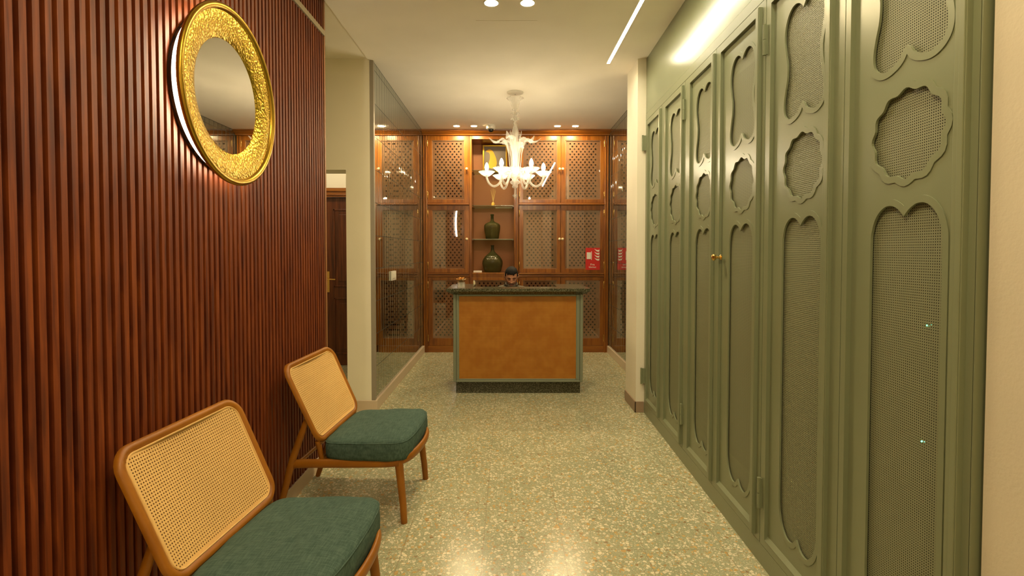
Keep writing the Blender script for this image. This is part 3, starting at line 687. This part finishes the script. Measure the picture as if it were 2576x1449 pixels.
obj('work_surface', B((dx0 + .03, dx1 - .03, 5.30, 5.86, .735, .76)), 'teakh', t)
# flowers
t = thing('flower_vase', 'small clear glass vase of orange flowers on the desk corner', 'vase', (-.478, 5.27, 1.10))
vx, vy = -.478, 5.275
bm = bmesh.new(); prism(bm, [[(-.037, -.037), (.037, -.037), (.037, .037), (-.037, .037)], [(-.033, -.033), (-.033, .033), (.033, .033), (.033, -.033)]], lambda u, v, d: (vx + u, vy + v, d), 1.106, 1.158)
box(bm, vx - .037, vx + .037, vy - .037, vy + .037, 1.1005, 1.106); obj('vase_glass', bm, 'clear', t)
obj('water', B((vx - .032, vx + .032, vy - .032, vy + .032, 1.107, 1.135)), 'clear', t)
rnd = random.Random(5)
for k in range(4):
    a = k * 1.7 + .4; rr = 0 if k == 0 else .026; cx_, cy_, cz_ = vx + rr * cos(a), vy + rr * sin(a), 1.185 + (.012 if k == 0 else 0)
    bm = bmesh.new(); tube(bm, [(vx + .3 * rr * cos(a), vy, 1.112), (cx_, cy_, cz_)], .0018, 6); st = obj('stem', bm, 'stemg', t)
    bm = bmesh.new()
    for q in range(9):
        b_ = q * 2 * pi / 9 + k; L_ = .030 + rnd.random() * .010; up = .5 + .5 * (q % 2)
        c0 = Vector((cx_, cy_, cz_)); dd = Vector((cos(b_), sin(b_), .25 * up)); sd = Vector((-sin(b_), cos(b_), 0)) * .0085
        p1 = c0 + dd * L_ * .55; p2 = c0 + dd * L_ + Vector((0, 0, .006 * up))
        hexa(bm, [c0 - sd * .3, c0 + sd * .3, p1 + sd, p1 - sd, c0 - sd * .3 + Vector((0, 0, .002)), c0 + sd * .3 + Vector((0, 0, .002)), p1 + sd + Vector((0, 0, .0015)), p1 - sd + Vector((0, 0, .0015))])
        hexa(bm, [p1 - sd, p1 + sd, p2 + sd * .15, p2 - sd * .15, p1 - sd + Vector((0, 0, .0015)), p1 + sd + Vector((0, 0, .0015)), p2 + sd * .15 + Vector((0, 0, .001)), p2 - sd * .15 + Vector((0, 0, .001))])
    lathe(bm, [(.006, cz_ - .004), (.011, cz_ + .003), (.007, cz_ + .011), (0, cz_ + .013)], (cx_, cy_, 0), 10)
    obj('flower', bm, 'petal' if k % 2 == 0 else 'petalw', t)
t = thing('small_bottle', 'small beige bottle on the desk top behind the flowers', 'bottle', (-.385, 5.86, 1.10))
bm = bmesh.new(); lathe(bm, [(.011, 1.1005), (.012, 1.104), (.012, 1.13), (.006, 1.136), (.006, 1.14)], (-.385, 5.86, 0), 14); obj('bottle_body', bm, 'cream', t, smooth=True)
bm = bmesh.new(); lathe(bm, [(.007, 1.139), (.007, 1.147), (0, 1.148)], (-.385, 5.86, 0), 12); obj('cap', bm, 'white', t, smooth=True)

# ------------------------------------------------------------------ seated man behind the desk
HX, HY, HZ = .045, 5.97, 1.185          # head centre
def skin_mesh(name, pts, edges, radii, sub=2):
    """grow a limb mesh from a skeleton and bake it"""
    me = bpy.data.meshes.new(name); me.from_pydata(pts, edges, []); o = bpy.data.objects.new(name, me); COL.objects.link(o)
    md = o.modifiers.new('s', 'SKIN'); md.use_smooth_shade = True; md.branch_smoothing = .5
    for v, r in zip(me.skin_vertices[0].data, radii): v.radius = (r, r) if isinstance(r, (int, float)) else r
    me.skin_vertices[0].data[0].use_root = True
    sb = o.modifiers.new('u', 'SUBSURF'); sb.levels = sub; sb.render_levels = sub
    dg = bpy.context.evaluated_depsgraph_get(); ev = o.evaluated_get(dg); m2 = bpy.data.meshes.new_from_object(ev)
    bpy.data.objects.remove(o); bpy.data.meshes.remove(me)
    bm = bmesh.new(); bm.from_mesh(m2); bpy.data.meshes.remove(m2); return bm
def merge(bm, other):
    me = bpy.data.meshes.new('tmp'); other.to_mesh(me); bm.from_mesh(me); bpy.data.meshes.remove(me); other.free()
tilt = Matrix.Translation((HX, HY, HZ)) @ Matrix.Rotation(radians(24), 4, 'X')     # face (towards -Y) tipped down
def head():
    bm = bmesh.new(); bmesh.ops.create_uvsphere(bm, u_segments=64, v_segments=48, radius=1)
    for v in bm.verts:
        x, y, z = v.co                                           # face looks to -y
        w = .074 if z > -.1 else .074 * (1 - .32 * min(1, (-z - .1) / .9) ** 1.1)
        dep = .096 if z > 0 else .096 - .012 * (-z)
        if z > 0: q_ = ((1 - z ** 3.0) ** .46) / max(.05, (1 - z * z) ** .5) if z < .998 else 1; w *= min(1.35, q_); dep *= min(1.35, q_)
        X, Y, Z = x * w, y * dep, z * (.104 if z > 0 else .118)
        if y < 0:
            f = -y
            if z < -.25: Y -= .010 * f * min(1, (-z - .25) / .4)                     # chin forward
            Y += .012 * max(0, f - .3) if -.2 < z else 0                             # flatter face
            n = math.exp(-((X / .013) ** 2)) * f                                     # nose
            if -.42 < z < .12: Y -= .024 * n * (1 - (z + .42) / .54) ** .8 if z > -.34 else .024 * n * (z + .42) / .08
            for s in (-1, 1):                                                        # eye sockets, brows, cheeks
                Y += .011 * f * math.exp(-(((X - s * .031) / .016) ** 2) - ((z - .02) / .12) ** 2)
                Y -= .006 * f * math.exp(-(((X - s * .030) / .022) ** 2) - ((z - .19) / .08) ** 2)
                Y -= .004 * f * math.exp(-(((X - s * .040) / .018) ** 2) - ((z + .25) / .15) ** 2)
            Y -= .006 * f * math.exp(-((X / .022) ** 2) - ((z + .56) / .06) ** 2)    # lips
            Y -= .006 * f * math.exp(-((X / .022) ** 2) - ((z + .86) / .12) ** 2)
        else:
            if z < -.5: Y -= .02 * y * (-z - .5)
        v.co = (X, Y, Z)
    for s in (-1, 1):                                            # ears
        e = bmesh.new(); bmesh.ops.create_uvsphere(e, u_segments=16, v_segments=12, radius=1)
        for v in e.verts:
            x, y, z = v.co; v.co = (s * .077 + x * .010 + s * y * .006, .012 + y * .018, -.004 + z * .032)
        merge(bm, e)
    bm.transform(tilt); return bm
body = head()
SY = 6.02
merge(body, skin_mesh('neck', [(.045, SY, .93), (.045, SY - .005, 1.02), (HX, HY + .03, 1.10), (HX, HY + .02, 1.15)], [(0, 1), (1, 2), (2, 3)], [.09, .062, .056, .05]))
def arm(s):
    sh = (.045 + s * .185, SY, .985); el = (.045 + s * .235, SY - .10, .80); wr = (.045 + s * .09, SY - .33, .80)
    bm = skin_mesh('arm', [sh, (.045 + s * .215, SY - .05, .89), el, (.045 + s * .17, SY - .22, .795), wr], [(0, 1), (1, 2), (2, 3), (3, 4)], [.05, .045, .038, .033, .026])
    w = Vector(wr); pc = w + Vector((-s * .03, -.05, -.003)); kn = w + Vector((-s * .05, -.088, .0))
    pts = [tuple(w), tuple(pc), tuple(kn)]; ed = [(0, 1), (1, 2)]; ra = [(.026, .02), (.036, .017), (.036, .014)]
    merge(bm, skin_mesh('palm', pts, ed, ra))
    side = Vector((s * .88, -.45, 0)).normalized(); fw = Vector((-s * .45, -.88, 0)).normalized()
    for i, L_ in enumerate((.070, .080, .075, .058)):
        b0 = kn + side * (.027 - i * .018) - fw * .01
        merge(bm, skin_mesh('f', [tuple(b0), tuple(b0 + fw * L_ * .5 + Vector((0, 0, .006))), tuple(b0 + fw * L_ * .8 + Vector((0, 0, -.004))), tuple(b0 + fw * L_ + Vector((0, 0, -.016)))], [(0, 1), (1, 2), (2, 3)], [.0098, .009, .0082, .007], 1))
    tb = w + Vector((-s * .055, -.03, -.002))
    merge(bm, skin_mesh('th', [tuple(tb), tuple(tb + Vector((-s * .025, -.02, -.004))), tuple(tb + Vector((-s * .038, -.045, -.010)))], [(0, 1), (1, 2)], [.013, .011, .009], 1))
    return bm
for s in (-1, 1): merge(body, arm(s))
merge(body, skin_mesh('torso', [(.045, SY + .03, .56), (.045, SY + .035, .72), (.045, SY + .02, .87), (.045, SY + .01, .96)], [(0, 1), (1, 2), (2, 3)], [(.15, .11), (.135, .10), (.155, .105), (.12, .08)]))
for s in (-1, 1):
    merge(body, skin_mesh('leg', [(.045 + s * .08, SY, .56), (.045 + s * .11, SY - .20, .565), (.045 + s * .12, SY - .36, .56), (.045 + s * .12, SY - .32, .30), (.045 + s * .12, SY - .27, .09), (.045 + s * .12, SY - .31, .045), (.045 + s * .12, SY - .42, .035)],
        [(0, 1), (1, 2), (2, 3), (3, 4), (4, 5), (5, 6)], [.088, .078, .060, .055, .038, .036, .03]))
man = obj('person', body, 'skin', None, smooth='all', origin=(.045, 6.0, 0))
rm = man.modifiers.new('fuse', 'REMESH'); rm.mode = 'VOXEL'; rm.voxel_size = .0045; rm.use_smooth_shade = True
tag(man, 'person with short dark hair in a grey brown shirt, looking down behind the desk', 'person')
# hair
bm = bmesh.new(); bmesh.ops.create_uvsphere(bm, u_segments=40, v_segments=30, radius=1)
dele = [v for v in bm.verts if v.co.z < ((.52 + .05 * sin(v.co.x * 14)) if v.co.y < -.45 else (.05 + .25 * (-v.co.y) if v.co.y < .1 else -.45))]
bmesh.ops.delete(bm, geom=dele, context='VERTS')
for v in bm.verts:
    x, y, z = v.co; q = 1 + .02 * noise.noise(v.co * 9)
    k_ = min(1.35, ((1 - z ** 3.0) ** .46) / max(.05, (1 - z * z) ** .5)) if 0 < z < .998 else 1
    v.co = (x * .0785 * q * k_, y * .103 * q * k_ + .001, z * .116 * q if z > 0 else z * .12)
bm.transform(tilt); hr = obj('hair', bm, 'hair', man, smooth='all')
sd = hr.modifiers.new('t', 'SOLIDIFY'); sd.thickness = .012; sd.offset = -1
def facebit(name, pts, r, mat, flat=.6):
    bm = bmesh.new(); tube(bm, pts, r, 8, flat); bm.transform(tilt); obj(name, bm, mat, man, smooth='all')
for s in (-1, 1):
    facebit('eyebrow', [(s * .014, -.094, .021), (s * .030, -.095, .027), (s * .050, -.083, .020)], [.003, .0045, .002], 'hair')
    facebit('eyelid', [(s * .017, -.083, .000), (s * .030, -.086, -.003), (s * .043, -.077, .000)], [.0015, .0035, .0015], 'hair')
facebit('moustache', [(-.028, -.088, -.060), (-.012, -.099, -.052), (0, -.101, -.051), (.012, -.099, -.052), (.028, -.088, -.060)], [.003, .0055, .005, .0055, .003], 'beard')
facebit('lips', [(-.022, -.094, -.067), (0, -.103, -.067), (.022, -.094, -.067)], [.002, .005, .002], 'lip')
facebit('beard', [(-.060, -.020, -.055), (-.050, -.060, -.088), (-.024, -.090, -.106), (0, -.098, -.110), (.024, -.090, -.106), (.050, -.060, -.088), (.060, -.020, -.055)], [.004, .008, .011, .012, .011, .008, .004], 'beard')
# shirt and trousers follow the body
sh = skin_mesh('shirt', [(.045, SY + .03, .55), (.045, SY + .035, .72), (.045, SY + .02, .88), (.045, SY + .005, 1.00), (.045, SY - .0, 1.075),
     (.175, SY, 1.035), (.238, SY - .02, .965), (.268, SY - .09, .82), (.20, SY - .21, .81),
     (-.085, SY, 1.035), (-.148, SY - .02, .965), (-.178, SY - .09, .82), (-.11, SY - .21, .81)],
    [(0, 1), (1, 2), (2, 3), (3, 4), (3, 5), (5, 6), (6, 7), (7, 8), (3, 9), (9, 10), (10, 11), (11, 12)],
    [(.17, .13), (.155, .12), (.175, .125), (.13, .10), (.080, .068), .076, .068, .056, .050, .076, .066, .056, .050])
obj('shirt', sh, 'shirt', man, smooth='all')
bm = bmesh.new(); tube(bm, catmull([(HX + .062 * cos(a), HY + .035 + .052 * sin(a), 1.098 + .018 * sin(a)) for a in [2 * pi * k / 12 + .3 for k in range(13)]], 3), .013, 8, 1.3); obj('collar', bm, 'shirt', man, smooth='all')
for s in (-1, 1):
    lg = skin_mesh('trouser', [(.045 + s * .04, SY + .02, .56), (.045 + s * .10, SY - .14, .565), (.045 + s * .12, SY - .36, .56), (.045 + s * .12, SY - .325, .32), (.045 + s * .12, SY - .28, .12)],
        [(0, 1), (1, 2), (2, 3), (3, 4)], [.105, .092, .074, .066, .058]); obj('trouser_leg', lg, 'trouser', man, smooth='all')
    bm = skin_mesh('shoe', [(.045 + s * .12, SY - .26, .045), (.045 + s * .12, SY - .34, .042), (.045 + s * .12, SY - .45, .032)], [(0, 1), (1, 2)], [(.042, .045), (.043, .042), (.038, .030)]); obj('shoe', bm, 'hair', man, smooth='all')
t = thing('stool', 'dark office stool under the man behind the desk', 'stool', (.045, 6.05, 0))
bm = bmesh.new(); lathe(bm, [(.0, .41), (.17, .41), (.20, .425), (.20, .455), (.18, .468), (0, .47)], (.045, 6.04, 0), 30); obj('seat', bm, 'trouser', t, smooth=True)
bm = bmesh.new(); lathe(bm, [(.025, .06), (.025, .41)], (.045, 6.04, 0), 16); obj('post', bm, 'steel', t, smooth=True)
bm = bmesh.new(); lathe(bm, [(.21, 0), (.21, .012), (.05, .035), (.03, .06)], (.045, 6.04, 0), 32); obj('base', bm, 'steel', t, smooth=True)

# ------------------------------------------------------------------ chandelier
CX, CY = .083, 5.65
t = thing('chandelier', 'white blown glass chandelier with six candle bulbs over the desk', 'chandelier', (CX, CY, CZ))
flute = lambda n, a_: (lambda a, r, h: a_ * cos(n * a))
bm = bmesh.new(); lathe(bm, [(.090, CZ), (.090, CZ - .006), (.060, CZ - .012)], (CX, CY, 0), 32); obj('ceiling_plate', bm, 'white', t, smooth=True)
bm = bmesh.new(); lathe(bm, [(.030, CZ - .195), (.036, CZ - .19), (.032, CZ - .175), (.038, CZ - .15), (.052, CZ - .11), (.072, CZ - .08), (.092, CZ - .07), (.094, CZ - .062), (.070, CZ - .060)], (CX, CY, 0), 48, wav=flute(12, .035)); obj('canopy', bm, 'crystal', t, smooth='all')
bm = bmesh.new()
lathe(bm, [(.006, CZ - .02), (.006, 2.98), (.018, 2.97), (.022, 2.955), (.012, 2.94), (.010, 2.90), (.026, 2.885), (.014, 2.872), (.012, 2.862), (.018, 2.855), (.030, 2.82), (.039, 2.78), (.040, 2.745), (.030, 2.70), (.020, 2.66), (.018, 2.42), (.030, 2.40)], (CX, CY, 0), 32, wav=flute(8, .04)); obj('stem', bm, 'crystal', t, smooth='all')
for z, n_, ln in ((2.925, 6, .055), (2.985, 6, .05)):
    for k in range(n_):
        a = 2 * pi * k / n_ + z * 7; bm = bmesh.new()
        pts = [(CX + r * cos(a), CY + r * sin(a), z + h) for r, h in ((.008, -.02), (.022, .0), (ln * .7, .012), (ln, .002))]
        tube(bm, catmull(pts, 4), [.004, .006, .008, .010, .011, .011, .010, .009, .008, .006, .004, .003, .002], 8, .35); obj('small_leaf', bm, 'crystal', t, smooth='all')
bm = bmesh.new(); lathe(bm, [(.012, 2.31), (.045, 2.30), (.085, 2.325), (.098, 2.36), (.080, 2.395), (.050, 2.41), (.022, 2.41)], (CX, CY, 0), 48, wav=flute(12, .05)); obj('bowl', bm, 'leafglass', t, smooth='all')
bm = bmesh.new(); lathe(bm, [(.02, 2.31), (.055, 2.30), (.075, 2.315), (.052, 2.285), (.030, 2.27), (.040, 2.255), (.058, 2.245), (.050, 2.225), (.026, 2.21), (.034, 2.195), (.030, 2.18), (.012, 2.17), (.012, 2.11), (.030, 2.095), (.022, 2.08), (.010, 2.065), (0, 2.05)], (CX, CY, 0), 36, wav=flute(10, .04)); obj('finial', bm, 'crystal', t, smooth='all')
def blade(a, prof, name, mat, thick=.004, jag=.0, seed=0):
    """ruffled glass leaf in the radial plane a: prof = (r, z, halfwidth)"""
    rnd = random.Random(seed); R = catmull([(p[0], p[1], p[2]) for p in prof], 7); bm = bmesh.new(); rows = []
    ca, sa = cos(a), sin(a)
    for i, p in enumerate(R):
        row = []; q = R[min(i + 1, len(R) - 1)] - R[max(i - 1, 0)]; dl = math.hypot(q.x, q.y) or 1; nx, nz = -q.y / dl, q.x / dl
        for k in range(-4, 5):
            s = k / 4; w = p.z * s * (1 + (jag * (1 if i % 2 else -1) if abs(k) == 4 else 0)); b_ = .35 * p.z * (s * s) + .10 * p.z * sin(9 * s + i * .9)
            r_, z_ = p.x - nx * b_, p.y - nz * b_
            row.append(bm.verts.new((CX + r_ * ca - w * sa, CY + r_ * sa + w * ca, z_)))
        rows.append(row)
    for r0, r1 in zip(rows, rows[1:]):
        for k in range(8): bm.faces.new((r0[k], r0[k + 1], r1[k + 1], r1[k]))
    o = obj(name, bm, mat, t, smooth='all'); sd = o.modifiers.new('t', 'SOLIDIFY'); sd.thickness = thick; sd.offset = 0; return o
for k in range(6):      # tall curling leaves
    a = radians(60 * k + 12); v_ = (.02, -.01, .03, 0, .015, -.02)[k]
    blade(a, [(.052, 2.38, .006), (.064, 2.46, .006), (.070, 2.54, .008), (.082, 2.62, .026), (.102, 2.68, .042), (.135, 2.715 + v_ * .3, .044), (.165, 2.705 + v_ * .5, .040), (.205, 2.675 + v_, .038), (.250, 2.685 + v_, .024), (.298, 2.72 + v_, .003)], 'tall_leaf', 'leafglass', .004, .15, k)
for k in range(6):      # slender upright leaves close to the stem
    a = radians(60 * k + 42)
    blade(a, [(.030, 2.38, .004), (.034, 2.48, .004), (.033, 2.56, .010), (.038, 2.64, .022), (.050, 2.70, .018), (.068, 2.75 + .02 * (k % 2), .008), (.070, 2.80, .002)], 'upright_leaf', 'leafglass', .004, .12, k + 9)
for k in range(6):      # low drooping leaves between the arms
    a = radians(60 * k + 32)
    blade(a, [(.060, 2.36, .012), (.095, 2.385, .028), (.135, 2.37, .036), (.165, 2.33, .032), (.180, 2.28, .016), (.188, 2.245, .003)], 'low_leaf', 'leafglass', .004, .15, k + 20)
for k in range(6):
    a = radians(60 * k + 2); ca, sa = cos(a), sin(a); Rp = .312
    W_ = lambda r, z: (CX + r * ca, CY + r * sa, z)
    bm = bmesh.new(); tube(bm, catmull([W_(.06, 2.335), W_(.10, 2.33), (W_(.14, 2.28)), W_(.185, 2.215), W_(.235, 2.195), W_(.285, 2.225), W_(Rp, 2.285), W_(Rp, 2.31)], 6), .013, 10)
    ar = obj('arm', bm, 'crystal', t, smooth='all')
    bm = bmesh.new(); c = W_(Rp, 0)
    lathe(bm, [(.014, 2.300), (.030, 2.303), (.052, 2.318), (.070, 2.338), (.086, 2.352), (.083, 2.356), (.064, 2.344), (.045, 2.326), (.02, 2.316), (.014, 2.318)], c, 40, wav=lambda aa, r, h: (.07 * cos(10 * aa) if r > .06 else .02 * cos(10 * aa))); obj('drip_pan', bm, 'crystal', ar, smooth='all')
    bm = bmesh.new(); lathe(bm, [(.017, 2.318), (.017, 2.345), (.013, 2.352), (.013, 2.362)], c, 16); obj('candle_cup', bm, 'white', ar, smooth=True)
    bm = bmesh.new(); lathe(bm, [(.010, 2.362), (.016, 2.375), (.0215, 2.395), (.020, 2.415), (.012, 2.437), (.004, 2.450), (0, 2.452)], c, 16); obj('bulb', bm, 'bulb', ar, smooth=True)
    for q in range(3):
        pr = [(.095 + .03 * q, 2.33 - .03 * q), (.11 + .03 * q, 2.36 - .02 * q), (.135 + .03 * q, 2.35 - .02 * q)]
    bm = bmesh.new(); tube(bm, catmull([W_(.15, 2.27), W_(.155, 2.31), W_(.18, 2.315), W_(.205, 2.295)], 5), [.006] * 4 + [.014] * 6 + [.008] * 5 + [.003], 8, .5); obj('arm_leaf', bm, 'leafglass', ar, smooth='all')

# ------------------------------------------------------------------ round brass mirror
MY, MZ = 2.261, 2.155
t = thing('round_mirror', 'round wall mirror in a wide hammered brass frame lit from behind', 'mirror', (-1.28, MY, MZ))
bm = bmesh.new(); lathe(bm, [(.239, -1.230), (.246, -1.224), (.270, -1.216), (.300, -1.208), (.330, -1.202), (.352, -1.203)], (0, MY, MZ), 128, 'X')
for f in list(bm.faces):
    if len(f.verts) > 4: bm.faces.remove(f)
obj('hammered_face', bm, 'gold', t, smooth='all')
bm = bmesh.new(); lathe(bm, [(.351, -1.2035), (.354, -1.197), (.361, -1.191), (.371, -1.189), (.379, -1.192), (.382, -1.199), (.379, -1.208), (.365, -1.220), (.330, -1.232), (.239, -1.237)], (0, MY, MZ), 128, 'X')
for f in list(bm.faces):
    if len(f.verts) > 4: bm.faces.remove(f)
obj('rim', bm, 'goldrim', t, smooth='all')
bm = bmesh.new(); lathe(bm, [(.243, -1.236), (.242, -1.2265), (0, -1.2265)], (0, MY, MZ), 96, 'X'); obj('mirror_glass', bm, 'mirror', t)
bm = bmesh.new(); lathe(bm, [(.316, -1.262), (.316, -1.240), (.300, -1.238)], (0, MY, MZ), 96, 'X'); obj('ring_light', bm, 'ring', t)
bm = bmesh.new(); lathe(bm, [(.322, -1.279), (.322, -1.264), (.29, -1.263), (0, -1.263)], (0, MY, MZ), 96, 'X'); obj('back_plate', bm, 'black', t)

# ------------------------------------------------------------------ cane chairs
def rounded(x0, x1, z0, z1, r, n=7):
    out = []
    for cx_, cz_, a0 in ((x1 - r, z1 - r, 0), (x0 + r, z1 - r, 90), (x0 + r, z0 + r, 180), (x1 - r, z0 + r, 270)):
        for k in range(n + 1):
            a = radians(a0 + 90 * k / n); out.append((cx_ + r * cos(a), cz_ + r * sin(a)))
    return out
def make_chair():
    """faces +x; origin on the floor under the seat"""
    t = thing('lounge_chair', '', 'chair')
    # the leaning back: u across (y), v up the back; foot at x=-.245,z=.375, leaning to x=-.43,z=.86
    p0 = Vector((-.235, 0, .432)); dv = Vector((-.193, 0, .417)); L = dv.length; dv.normalize(); dn = Vector((dv.z, 0, -dv.x))
    def K(u, v, d):                       # a slight hollow across the width
        q = p0 + dv * v + dn * (d + .020 * ((u / .31) ** 2 - 1)); return (q.x, u * (1 + .029 * v / L), q.z)
    W2 = .313
    bm = bmesh.new()
    outer = rounded(-W2, W2, 0, L + .015, .083); inner = rounded(-W2 + .031, W2 - .031, .031, L - .016, .053)
    n = len(outer); rings = []
    prof = [(0, 0.010), (.0, -.004), (.25, -.012), (.6, -.012), (.95, -.006), (1, .004), (.9, .012), (.3, .014)]
    for i in range(n):
        rings.append([bm.verts.new(K(outer[i][0] + (inner[i][0] - outer[i][0]) * s, outer[i][1] + (inner[i][1] - outer[i][1]) * s, -d * 1.0)) for s, d in prof])
    # subdivide long top/bottom spans is not needed: the hollow is gentle
    for i in range(n):
        a, b = rings[i], rings[(i + 1) % n]
        for k in range(len(prof)): bm.faces.new((a[k], a[(k + 1) % len(prof)], b[(k + 1) % len(prof)], b[k]))
    bf = obj('back_frame', bm, 'chairwood', t, smooth=50)
    bm = bmesh.new()
    perforated(bm, lambda u, v, d: K(u, v, d + .004), -W2 + .022, W2 - .022, .022, L - .006, .0108, .0108, .0031, False, .0022, border=.018)
    # trim the corners to the rounded opening
    lim = rounded(-W2 + .026, W2 - .026, .026, L - .011, .055)
    kill = []
    for v in bm.verts:
        w = (v.co - p0).dot(dv); u = v.co.y / (1 + .029 * w / L)
        for sx in (-1, 1):
            for vv, sg in ((.022 + .055, -1), (L - .006 - .055, 1)):
                cu = sx * (W2 - .022 - .055)
                if (u - cu) * sx > 0 and (w - vv) * sg > 0 and math.hypot(u - cu, w - vv) > .060: kill.append(v); break
    bmesh.ops.delete(bm, geom=list(set(kill)), context='VERTS')
    obj('cane_back', bm, 'cane', t)
    bm = bmesh.new()
    rim = [K(u, v, .0065) for u, v in rounded(-W2 + .033, W2 - .033, .033, L - .018, .051)]; tube(bm, rim + [rim[0]], .0032, 6); obj('cane_edging', bm, 'cane', t, smooth=True)
    # seat frame: side rails, rear rail and bowed front rail
    y2 = .275
    def side(s): return [(-.412, s * (y2 + .0), .312), (-.30, s * y2, .318), (-.10, s * y2, .323), (.10, s * y2, .330), (.185, s * (y2 - .006), .336)]
    for s in (-1, 1):
        bm = bmesh.new(); tube(bm, catmull(side(s), 4), .025, 12, .5, up=(0, 0, 1)); obj('side_rail', bm, 'chairwood', t, smooth=60)
    bm = bmesh.new()
    fr_ = [(.140, -.271, .333), (.190, -.258, .338), (.235, -.205, .345), (.259, -.105, .350), (.266, 0, .351), (.259, .105, .350), (.235, .205, .345), (.190, .258, .338), (.140, .271, .333)]
    tube(bm, catmull(fr_, 5), .024, 12, .55, up=(0, 0, 1)); obj('front_rail', bm, 'chairwood', t, smooth=60)
    bm = bmesh.new(); tube(bm, [(-.255, -y2, .322), (-.255, y2, .322)], .017, 10, .7, up=(0, 0, 1)); obj('rear_rail', bm, 'chairwood', t, smooth=60)
    bm = bmesh.new(); tube(bm, [(-.405, -y2 - .0, .290), (-.405, y2, .290)], .012, 10); obj('stretcher', bm, 'chairwood', t, smooth=60)
    obj('seat_board', B((-.235, .18, -.245, .245, .332, .340)), 'chairwood', t)
    for s in (-1, 1):
        bm = bmesh.new(); tube(bm, [(.180, s * .252, .334), (.188, s * .256, .27), (.207, s * .265, .10), (.214, s * .270, 0)], [.0245, .023, .0195, .018], 8); obj('leg', bm, 'chairwood', t, smooth=60)
    for s in (-1, 1):
        bm = bmesh.new(); tube(bm, catmull([(-.505, s * .270, 0), (-.455, s * .273, .15), (-.412, s * .277, .31), (-.36, s * .285, .45), (-.315, s * .290, .565)], 4), [.0155 + .0045 * math.sin(pi * k / 16) for k in range(17)], 12, .8, up=(1, 0, 0)); obj('leg', bm, 'chairwood', t, smooth=60)
    for s in (-1, 1):
        bm = bmesh.new(); tube(bm, [(-.248, s * .252, .325), (-.254, s * .266, .39), (-.262, s * .280, .445)], .014, 10); obj('back_foot', bm, 'chairwood', t, smooth=60)
    # cushion
    out = catmull([(-.222, -.262, 0), (-.10, -.290, 0), (.06, -.297, 0), (.175, -.290, 0), (.226, -.252, 0), (.246, -.14, 0), (.251, 0, 0), (.246, .14, 0), (.226, .252, 0), (.175, .290, 0), (.06, .297, 0), (-.10, .290, 0), (-.222, .262, 0), (-.238, .12, 0), (-.243, 0, 0), (-.238, -.12, 0)], 5, True)
    cN = Vector((.0, 0, 0)); lev = [(.0, .95, .0), (.985, .004, 0), (1.0, .018, 0), (1.008, .045, 0), (1.0, .074, 0), (.985, .086, 0), (.955, .093, 0), (.85, .100, 0), (.6, .108, 0), (.3, .112, 0)]
    bm = bmesh.new(); rings = []
    for sc, h, _ in lev[1:]:
        ring = []
        for i, p in enumerate(out):
            wob = .0025 * sin(i * 1.7) + .0015 * sin(i * .53 + h * 60)
            ring.append(bm.verts.new((p.x * sc + wob * (1 if .01 < h < .08 else 0), p.y * sc, .341 + h * 1.10 + .018 * (p.x + .24) * h / .05 + .0015 * sin(i * .9))))
        rings.append(ring)
    for a, b in zip(rings, rings[1:]):
        for i in range(len(out)): bm.faces.new((a[i], a[(i + 1) % len(out)], b[(i + 1) % len(out)], b[i]))
    bm.faces.new(rings[0][::-1]); c_ = bm.verts.new((0, 0, .341 + .1243 + .0105))
    for i in range(len(out)): bm.faces.new((rings[-1][i], rings[-1][(i + 1) % len(out)], c_))
    cu = obj('cushion', bm, 'cushion', t, smooth='all')
    bm = bmesh.new(); q = [(v.x * .992, v.y * .992, .341 + .0902 + .0295 * (v.x + .24)) for v in out]; tube(bm, q + [q[0]], .0028, 6); obj('cushion_piping', bm, 'cushion', cu, smooth='all')
    return t
def copy_tree(o, parent=None):
    c = o.copy(); COL.objects.link(c); c.parent = parent
    for ch in [x for x in bpy.data.objects if x.parent == o]: copy_tree(ch, c)
    return c
ch = make_chair(); ch['group'] = 'cane back lounge chairs'
ch.location = (-.763, 3.033, 0); ch.rotation_euler = (0, 0, radians(-3.2))
ch['label'] = 'teak chair with cane back and green grey cushion, farther one by the slatted wall'
c2 = copy_tree(ch); c2.location = (-.771, 1.841, 0); c2.rotation_euler = (0, 0, radians(-4.4))
c2['label'] = 'teak chair with cane back and green grey cushion, nearer one cut by the picture edge'
